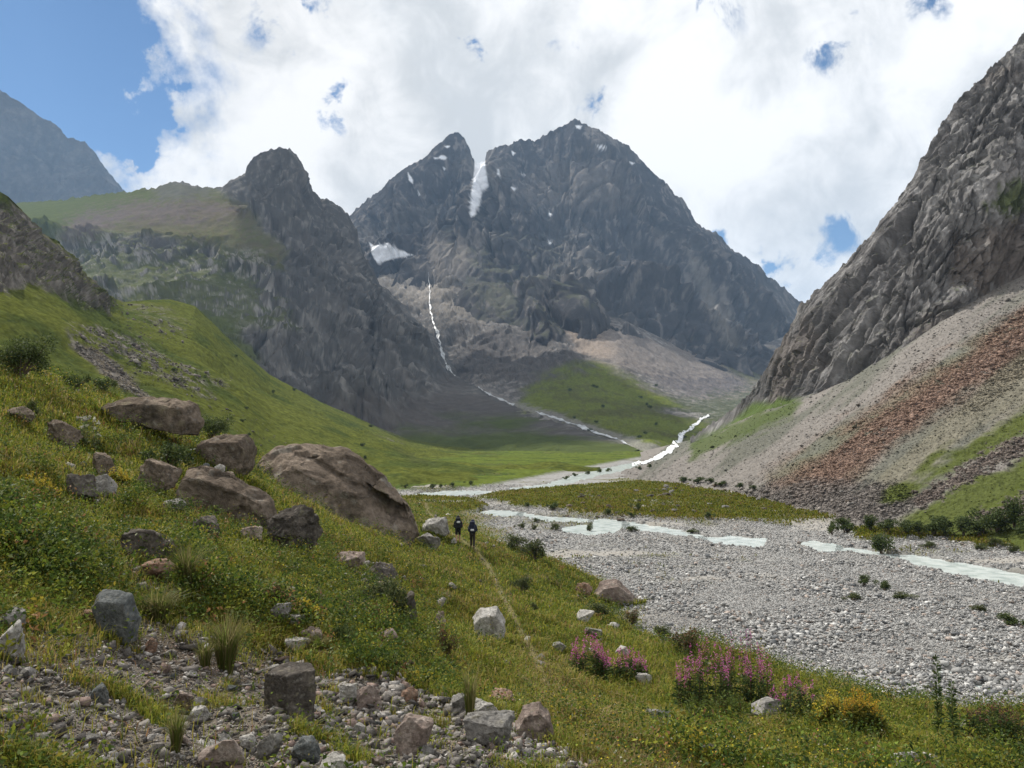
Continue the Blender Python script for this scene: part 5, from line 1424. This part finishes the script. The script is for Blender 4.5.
for x, y, w_, h_, lb in [(866, 587, 14, 11, 'green shrub on the open gravel left of two others'), (887, 591, 14, 11, 'green shrub on the open gravel beside a grassy patch'), (905, 600, 26, 6, 'flat olive cushion of plants on the open gravel'),
                         (1016, 628, 26, 12, 'green shrub on the gravel at the right edge'), (984, 613, 18, 7, 'low green plant cushion on the gravel near the right edge'), (854, 601, 18, 7, 'low olive plant cushion on the gravel left of the twin shrubs')]:
    bush(x, y, w_, h_, 'olive' if h_ < 8 else 'dark', lb)
for x, y, w_, h_, kd, lb in [(536, 562, 34, 20, 'olive', 'grey green shrub on the bank edge right of the hikers'), (520, 552, 26, 14, 'olive', 'grey green shrub on the bank edge nearest the hikers'), (690, 655, 34, 26, 'red', 'olive and reddish shrub between the two fireweed patches'),
                             (520, 592, 18, 16, 'olive', 'round grey green shrub right of the path'), (534, 613, 12, 10, 'olive', 'little grey green shrub on the bank below another'), (634, 628, 16, 18, 'red', 'thin dark shrub at the top of the bank by the gravel'),
                             (600, 618, 30, 12, 'olive', 'spreading shrub below the pinkish wedge boulder'), (662, 640, 20, 14, 'olive', 'green shrub at the bank top left of the reddish shrub')]:
    bush(x, y, w_, h_, kd, lb)
for x, y, w_, h_ in [(684, 483, 12, 6), (698, 484, 14, 7), (712, 483, 10, 5), (741, 489, 10, 6), (722, 487, 12, 6), (755, 490, 8, 5), (600, 473, 7, 4), (575, 477, 6, 4), (608, 472, 7, 4), (588, 475, 7, 4), (566, 480, 6, 4), (640, 470, 6, 4), (650, 468, 6, 4)]:
    bush(x, y, w_, h_, 'dark', 'tiny dark shrub beyond the meadow near the far river', 'shrubs beyond the meadow')
for x, y, w_, h_ in [(432, 489, 8, 5), (441, 488, 6, 4), (452, 487, 7, 4), (405, 488, 7, 4), (470, 485, 7, 4)]:
    bush(x, y, w_, h_, 'dark', 'tiny shrub at the foot of the left green hillside', 'shrubs at the foot of the left hillside')
for k in range(46):     # scattered on the left hillside and the far green slope
    x, y = (random.uniform(150, 420), random.uniform(330, 480)) if k < 30 else (random.uniform(570, 690), random.uniform(385, 440))
    h = hit(x, y)
    if h is None or h[2].name not in ('hillside', 'hillside.001') : continue
    if k < 30:
        bush(x, y, random.uniform(3, 6), random.uniform(2, 3.5), 'low', 'tiny dark bush dotting the bright left hillside', 'bushes dotting the left hillside')
    else:
        bush(x, y, random.uniform(3, 5), random.uniform(2, 3), 'low', 'tiny dark bush dotting the far green slope', 'bushes dotting the far green slope')
# boulders scattered on the meadow and at the scree foot
_pb = None
for k in range(60):
    x, y = (random.uniform(560, 720), random.uniform(487, 522)) if k < 26 else (random.uniform(650, 860), random.uniform(484, 512))
    h = hit(x, y)
    if h is None: continue
    p = h[0]; d = p.y
    if _pb is None:
        pts = rand_hull(np.random.default_rng(41), 13, 0.4); pts[:, 2] += 0.3
        _pb = [rock_mesh('boulder', pts, (1, .8, .6), kd, 41 + j, 0.8, 12) for j, kd in enumerate(('brown', 'dark', 'grey'))]
    o = link('boulder', _pb[k % 3], m_stone_big); s = random.uniform(3, 9) / F * d
    o.location = p; o.scale = (s, s * .9, s * random.uniform(.5, 1)); o.rotation_euler = (0, random.uniform(-.3, .3), random.uniform(0, 6.28))
    if k < 26: tag(o, 'weathered block lying in the olive meadow', 'boulder', 'blocks lying in the flat meadow')
    else: tag(o, 'weathered block at the foot of the grey scree', 'boulder', 'blocks at the foot of the scree')

# ------------------------------------------------------------------ flowering plants and tussocks
def tufts(px, py, wpx, hpx, n, cols, name, label, cat, lean=0.6, width=None, group=None):
    h = hit(px, py)[0]; d = h.y * CP + h.z * SP
    rad = wpx / F * d / 2; ht = hpx / F * d
    a = rng.random(n) * 6.283; r = rad * 0.22 * np.sqrt(rng.random(n))
    P = np.stack([np.cos(a) * r, np.sin(a) * r, np.zeros(n)], -1)
    hh = ht * (0.55 + 0.55 * rng.random(n)); ln = np.clip(rng.normal(lean, 0.3, n), 0, 1.3) * rad / ht * 1.2
    V, Q, T, C = blade_mesh(P, hh, np.full(n, width or max(0.006, d / F * 0.8)), a + rng.normal(0, .5, n), ln, pick(n, cols, [1] * len(cols)))
    o = link(name, mesh_from(name, V, [Q, T], C, smooth=False), m_grass)
    o.location = (h.x, h.y, h.z)
    tag(o, label, cat, group)
STRAW = [(0.13, 0.15, 0.035), (0.22, 0.19, 0.09), (0.09, 0.12, 0.025), (0.16, 0.14, 0.06)]
for a in [(226, 672, 62, 62, 420, 'tall straw green grass tussock overhanging the bare earth'), (158, 622, 64, 36, 420, 'wide drooping grass tussock right of the blue grey rock'), (186, 588, 50, 46, 340, 'grass tussock with pale tips below the low dark slab'),
          (176, 752, 34, 46, 220, 'grass tussock growing out of the lower left gravel'), (470, 722, 30, 58, 130, 'sparse tall grass clump by the rubble edge'), (205, 668, 34, 30, 200, 'small tussock left of the tall straw green one'),
          (318, 654, 36, 22, 200, 'low yellow green tussock beside the pinkish stone')]:
    tufts(a[0], a[1], a[2], a[3], a[4], STRAW, 'grass_tussock', a[5], 'grass tussock')

def flower_clump(name, px0, px1, pyb, hpx, n, label, cat, petal, leafc, spike=0.4, group=None, dens=26, broad=0.28):
    hc = hit((px0 + px1) / 2, pyb)[0]; d = hc.y * CP + hc.z * SP
    e = empty(name, hc); tag(e, label, cat, group)
    half = (px1 - px0) / 2 / F * d; ht = hpx / F * d
    bx = rng.uniform(-half, half, n); by = rng.uniform(-half * 0.5, half * 0.5, n)
    bz = ground_z(bx + hc.x, by + hc.y) - hc.z
    hh = ht * (0.6 + 0.45 * rng.random(n)) * (1 - 0.35 * np.abs(bx / half) ** 2) if n > 1 else np.array([ht])
    P = np.stack([bx, by, bz], -1)
    V, Q, T, C = blade_mesh(P, hh, np.full(n, max(0.008, d / F * 0.7)), rng.random(n) * 6.283, rng.normal(0.08, 0.06, n), pick(n, [(0.09, 0.08, 0.03), (0.13, 0.07, 0.05)], [1, 1]))
    link('stem', mesh_from('stem', V, [Q, T], C, smooth=False), m_grass, e)
    k = dens; PP = np.repeat(P, k, 0); t = rng.random(len(PP)) * (1 - spike)
    PP[:, 2] += np.repeat(hh, k) * t; ln = np.maximum(0.10 + 0.06 * rng.random(len(PP)), d / F * 3.0) * (1.1 - 0.5 * t)
    V, Q, C = leaf_mesh(PP, ln, ln * broad, rng.random(len(PP)) * 6.283, rng.normal(0.35, 0.3, len(PP)), pick(len(PP), leafc, [1] * len(leafc)))
    link('foliage', mesh_from('foliage', V, [Q], C, smooth=False), m_leaf, e)
    if petal:
        k = 22; PP = np.repeat(P, k, 0); t = (1 - spike) + spike * rng.random(len(PP))
        PP[:, 2] += np.repeat(hh, k) * t; sp = 0.024 * (1.15 - (t - (1 - spike)) / spike)
        PP[:, :2] += rng.normal(0, 1, (len(PP), 2)) * sp[:, None]
        ln = np.maximum(0.025, d / F * 1.3) * (0.7 + 0.6 * rng.random(len(PP)))
        V, Q, C = leaf_mesh(PP, ln, ln * 0.8, rng.random(len(PP)) * 6.283, rng.normal(0, 0.5, len(PP)), pick(len(PP), petal, [1] * len(petal)))
        link('blossom', mesh_from('blossom', V, [Q], C, smooth=False), m_petal, e)
PINK = [(0.50, 0.12, 0.36), (0.42, 0.08, 0.27), (0.56, 0.22, 0.44), (0.36, 0.09, 0.18)]
FOL = [(0.045, 0.075, 0.022), (0.06, 0.09, 0.025), (0.03, 0.055, 0.02), (0.08, 0.10, 0.03)]
YEL = [(0.45, 0.34, 0.03), (0.36, 0.26, 0.03), (0.5, 0.42, 0.06)]
YFOL = [(0.16, 0.15, 0.025), (0.11, 0.12, 0.025), (0.08, 0.10, 0.022)]
flower_clump('fireweed_clump', 571, 607, 676, 46, 38, 'smaller pink fireweed patch, the taller left part of it', 'fireweed', PINK, FOL)
flower_clump('fireweed_clump', 604, 648, 677, 30, 32, 'low pink fireweed spreading right of the smaller patch', 'fireweed', PINK, FOL, 0.45)
flower_clump('fireweed_clump', 676, 728, 706, 66, 42, 'large pink fireweed patch, its left half next to the reddish shrub', 'fireweed', PINK, FOL, 0.34)
flower_clump('fireweed_clump', 722, 772, 706, 74, 42, 'large pink fireweed patch, its tallest right half', 'fireweed', PINK, FOL, 0.42)
flower_clump('fireweed_clump', 772, 815, 718, 46, 22, 'sparse fading fireweed right of the large patch', 'fireweed', PINK, FOL, 0.25)
flower_clump('fireweed_clump', 968, 1030, 745, 44, 44, 'dark reddish fireweed gone to seed at the right edge', 'fireweed', [(0.16, 0.07, 0.06), (0.13, 0.07, 0.05), (0.09, 0.08, 0.03)], FOL, 0.2)
flower_clump('fireweed_plant', 934, 950, 742, 84, 1, 'single tall green fireweed stalk standing above the lower right bank', 'fireweed', None, FOL, 0.02, dens=230, broad=0.3)
flower_clump('fireweed_plant', 952, 966, 744, 62, 1, 'shorter green stalk next to the single tall fireweed stalk', 'fireweed', None, FOL, 0.02, dens=170, broad=0.3)
flower_clump('yellow_shrub', 816, 842, 728, 40, 40, 'bright yellow flowering plant on the lower right bank', 'flowering plant', YEL, YFOL, 0.45)
flower_clump('yellow_shrub', 842, 880, 730, 42, 46, 'yellow and orange flowering plant beside a brighter yellow one', 'flowering plant', [(0.38, 0.22, 0.03), (0.42, 0.30, 0.03)], YFOL, 0.4)
flower_clump('yellow_shrub', 24, 62, 500, 26, 40, 'yellow flowering clump at the left below the rock cluster', 'flowering plant', YEL, YFOL, 0.4)
flower_clump('yellow_shrub', 107, 128, 484, 18, 24, 'small yellow clump between the rock cluster and the sloping slab', 'flowering plant', YEL, YFOL, 0.5)
flower_clump('yellow_shrub', 296, 322, 622, 22, 24, 'yellow-leaved plant beside rusty stones on the slope', 'flowering plant', YEL, YFOL, 0.35)
flower_clump('umbel_plant', 78, 102, 446, 30, 12, 'tall pale-leaved plant below the flat-topped slab', 'plant', [(0.42, 0.42, 0.36)], [(0.12, 0.15, 0.07), (0.08, 0.11, 0.04)], 0.12, dens=30)
flower_clump('leafy_plant', 690, 760, 722, 26, 60, 'low leafy plants in front of the large fireweed patch', 'plant', None, [(0.10, 0.13, 0.025), (0.07, 0.10, 0.025)], 0.02)

# ------------------------------------------------------------------ hikers
def skin(name, verts, edges, radii, mat, parent, lvl=2):
    me = bpy.data.meshes.new(name)
    me.from_pydata(verts, edges, [])
    o = bpy.data.objects.new(name, me); COL.objects.link(o)
    sk = o.modifiers.new('s', 'SKIN'); sk.use_smooth_shade = True
    for i, v in enumerate(me.skin_vertices[0].data):
        r = radii[i]; v.radius = (r, r) if isinstance(r, (int, float)) else r
        v.use_root = (i == 0)
    sb = o.modifiers.new('d', 'SUBSURF'); sb.levels = lvl; sb.render_levels = lvl
    dg = bpy.context.evaluated_depsgraph_get()
    new = bpy.data.meshes.new_from_object(o.evaluated_get(dg))
    new.name = name
    bpy.data.objects.remove(o); bpy.data.meshes.remove(me)
    new.materials.clear(); new.materials.append(mat)
    return link(name, new, mat, parent)

m_skin = mat_plain('skin', (0.40, 0.24, 0.17), 0.6)
def fabric(name, c): return mat_plain(name, c, 0.85, 0.2, 30)
def hiker(loc, yaw, stride, colors, label, bag_label, shorts):
    e = empty('person', loc, yaw); tag(e, label, 'person')
    s = stride
    # joints, +Y is forward
    J = {'pel': (0, 0, .94), 'wai': (0, .02, 1.08), 'che': (0, .06, 1.30), 'nec': (0, .09, 1.47), 'hd0': (0, .12, 1.56), 'hd1': (0, .13, 1.68)}
    for sd_, k in ((-1, 'l'), (1, 'r')):
        f = s * sd_
        J.update({'hip' + k: (.09 * sd_, 0, .90), 'kne' + k: (.10 * sd_, .05 + .16 * f, .50), 'ank' + k: (.10 * sd_, -.02 + .26 * f, .10), 'toe' + k: (.11 * sd_, .12 + .26 * f, .045),
                  'sho' + k: (.19 * sd_, .07, 1.41), 'elb' + k: (.25 * sd_, .02 - .10 * f, 1.14), 'wri' + k: (.24 * sd_, .20 - .14 * f, 1.02), 'han' + k: (.23 * sd_, .28 - .14 * f, 1.01)})
    names = list(J); ix = {n: i for i, n in enumerate(names)}
    E = [('pel', 'wai'), ('wai', 'che'), ('che', 'nec'), ('nec', 'hd0'), ('hd0', 'hd1')]
    for k in 'lr': E += [('pel', 'hip' + k), ('hip' + k, 'kne' + k), ('kne' + k, 'ank' + k), ('ank' + k, 'toe' + k), ('che', 'sho' + k), ('sho' + k, 'elb' + k), ('elb' + k, 'wri' + k), ('wri' + k, 'han' + k)]
    rd = {'pel': .13, 'wai': .12, 'che': .14, 'nec': .055, 'hd0': .085, 'hd1': .085}
    for k in 'lr': rd.update({'hip' + k: .085, 'kne' + k: .058, 'ank' + k: .042, 'toe' + k: .04, 'sho' + k: .06, 'elb' + k: .042, 'wri' + k: .03, 'han' + k: .035})
    body = skin('body', [J[n] for n in names], [(ix[a], ix[b]) for a, b in E], [rd[n] for n in names], m_skin, e)
    def sub(nm, keys, edges, infl, mat):
        kk = {n: i for i, n in enumerate(keys)}
        return skin(nm, [J2[n] for n in keys], [(kk[a], kk[b]) for a, b in edges], [r2[n] + infl for n in keys], mat, e)
    J2 = dict(J); r2 = dict(rd)
    ed = [('pel', 'wai'), ('wai', 'che')]
    for k in 'lr': ed += [('che', 'sho' + k), ('sho' + k, 'elb' + k), ('elb' + k, 'wri' + k)]
    sub('jacket', ['che', 'pel', 'wai', 'shol', 'shor', 'elbl', 'elbr', 'wril', 'wrir'], ed, .018, fabric('jacket_cloth', colors[0]))
    if shorts:
        for k in 'lr':
            a, b = Vector(J['kne' + k]), Vector(J['hip' + k]); J2['kne' + k] = tuple(a.lerp(b, .12))
        ks = ['pel', 'hipl', 'hipr', 'knel', 'kner']; ed = [('pel', 'hipl'), ('pel', 'hipr'), ('hipl', 'knel'), ('hipr', 'kner')]
    else:
        ks = ['pel', 'hipl', 'hipr', 'knel', 'kner', 'ankl', 'ankr']; ed = [('pel', 'hipl'), ('pel', 'hipr'), ('hipl', 'knel'), ('hipr', 'kner'), ('knel', 'ankl'), ('kner', 'ankr')]
    sub('trousers', ks, ed, .024, fabric('trouser_cloth', colors[1]))
    for k in 'lr':
        skin('boot', [J['ank' + k], tuple(Vector(J['toe' + k]) + Vector((0, -.16, 0))), J['toe' + k]], [(0, 1), (1, 2)], [.055, .055, .05], fabric('boot_leather', (0.05, 0.045, 0.04)), e)
    bm = bmesh.new()
    bmesh.ops.create_uvsphere(bm, u_segments=16, v_segments=10, radius=0.118)
    for v in bm.verts:
        if v.co.z < 0: v.co.z *= 0.15; v.co.x *= 1.12 ; v.co.y *= 1.2
    bmesh.ops.translate(bm, verts=bm.verts, vec=(0, .12, 1.665))
    me = bpy.data.meshes.new('hat'); bm.to_mesh(me); bm.free(); link('hat', me, fabric('hat_cloth', colors[3]), e)
    # backpack worn on the back
    bp = empty('backpack', loc, yaw); tag(bp, bag_label, 'backpack')
    def rbox(nm, x, y, z, sx, sy, sz, mat, bev=.05):
        bm = bmesh.new(); bmesh.ops.create_cube(bm, size=1)
        bmesh.ops.scale(bm, vec=(sx, sy, sz), verts=bm.verts)
        bmesh.ops.bevel(bm, geom=list(bm.edges), offset=bev, segments=3, affect='EDGES', profile=.5)
        for v in bm.verts:
            if v.co.z > 0: v.co.x *= 1 - .1 * v.co.z / sz
        bmesh.ops.translate(bm, verts=bm.verts, vec=(x, y, z))
        me = bpy.data.meshes.new(nm); bm.to_mesh(me); bm.free(); return link(nm, me, mat, bp)
    pm = fabric('pack_cloth', colors[2])
    rbox('pack_body', 0, -.23, 1.28, .36, .26, .56, pm, .07)
    rbox('pack_lid', 0, -.22, 1.60, .33, .28, .15, pm, .05)
    for sx in (-1, 1): rbox('side_pocket', .20 * sx, -.2, 1.14, .08, .16, .22, pm, .03)
    rbox('hip_belt', 0, -.02, 1.05, .40, .34, .08, pm, .03)
    z = 1.42 if shorts else 1.16
    rbox('pale_pouch', 0.02, -.385, z, .22, .08, .12, fabric('pale_cloth', (0.55, 0.57, 0.60)), .03)
    for sx in (-1, 1): rbox('shoulder_strap', .11 * sx, .10, 1.40, .05, .22, .24, pm, .02)

def ground_at(px, py):
    p = hit(px, py)[0]; return (p.x, p.y, p.z - 0.03)
hiker(ground_at(458, 543.5), R(4), .7, ((0.02, 0.02, 0.022), (0.02, 0.02, 0.022), (0.016, 0.017, 0.02), (0.015, 0.015, 0.016)), 'person in dark clothes and shorts walking away on the path, the left of two', 'black backpack with a pale patch worn by the hiker in shorts', True)
hiker(ground_at(472.5, 547.5), R(-3), -.7, ((0.03, 0.035, 0.05), (0.035, 0.03, 0.025), (0.018, 0.022, 0.04), (0.03, 0.035, 0.06)), 'person in long dark trousers walking away on the path, the right of two', 'dark blue backpack with a pale pouch worn by the hiker in trousers', False)

# ------------------------------------------------------------------ clouds outside the frame that shade the valley
def cloud(cen, rx, ry, rz, seed, label):
    rs = np.random.default_rng(seed)
    bm = bmesh.new()
    bmesh.ops.create_icosphere(bm, subdivisions=5, radius=1.0)
    v = np.array([x.co[:] for x in bm.verts], f32); fc = np.array([[x.index for x in f.verts] for f in bm.faces], np.int32); bm.free()
    d = 1 + 0.30 * fbm(v * 1.3 + seed, 3) + 0.22 * (1 - np.abs(pn(v * 3.1 + seed))) + 0.08 * (1 - np.abs(pn(v * 7 + seed)))
    v = v * d[:, None] * np.array([rx, ry, rz], f32)
    v[:, 2] = np.where(v[:, 2] < -0.35 * rz, -0.35 * rz + (v[:, 2] + 0.35 * rz) * 0.2, v[:, 2])
    o = link('cloud', mesh_from('cloud', v, [fc]), m_cloud); o.location = cen
    tag(o, label, 'cloud', kind='stuff')
m_cloud = mat_plain('cloud', (0.9, 0.9, 0.9), 1.0, 0.0)
def over(pt, alt):
    t = (alt - pt[2]) / sun_dir.z
    return tuple(Vector(pt) + sun_dir * t)
cloud(over((-85, 960, 60), 2400), 205, 310, 80, 4, 'white cloud above the frame that shades the valley head')
# ------------------------------------------------------------------ air
def build_haze():
    bm = bmesh.new()
    x0, x1, y0, y1, z0, z1 = -5200, 4200, -60, 9500, -600, 1500
    vs_ = [bm.verts.new((x, y, z)) for z in (z0, z1) for y in (y0, y1) for x in (x0, x1)]
    for f in [(0, 2, 3, 1), (4, 5, 7, 6), (0, 1, 5, 4), (2, 6, 7, 3), (0, 4, 6, 2), (1, 3, 7, 5)]:
        bm.faces.new([vs_[i] for i in f])
    me = bpy.data.meshes.new('haze'); bm.to_mesh(me); bm.free()
    m = bpy.data.materials.new('haze'); m.use_nodes = True
    N = m.node_tree.nodes; L = m.node_tree.links; N.clear()
    o = N.new('ShaderNodeOutputMaterial'); v = N.new('ShaderNodeVolumePrincipled')
    v.inputs['Color'].default_value = (0.42, 0.66, 1.0, 1)
    v.inputs['Density'].default_value = HAZE
    L.new(v.outputs[0], o.inputs['Volume'])
    h = link('haze', me, m)
    tag(h, 'thin blue air that softens the far mountains', 'haze', kind='stuff')
HAZE = 0.000075
build_haze()
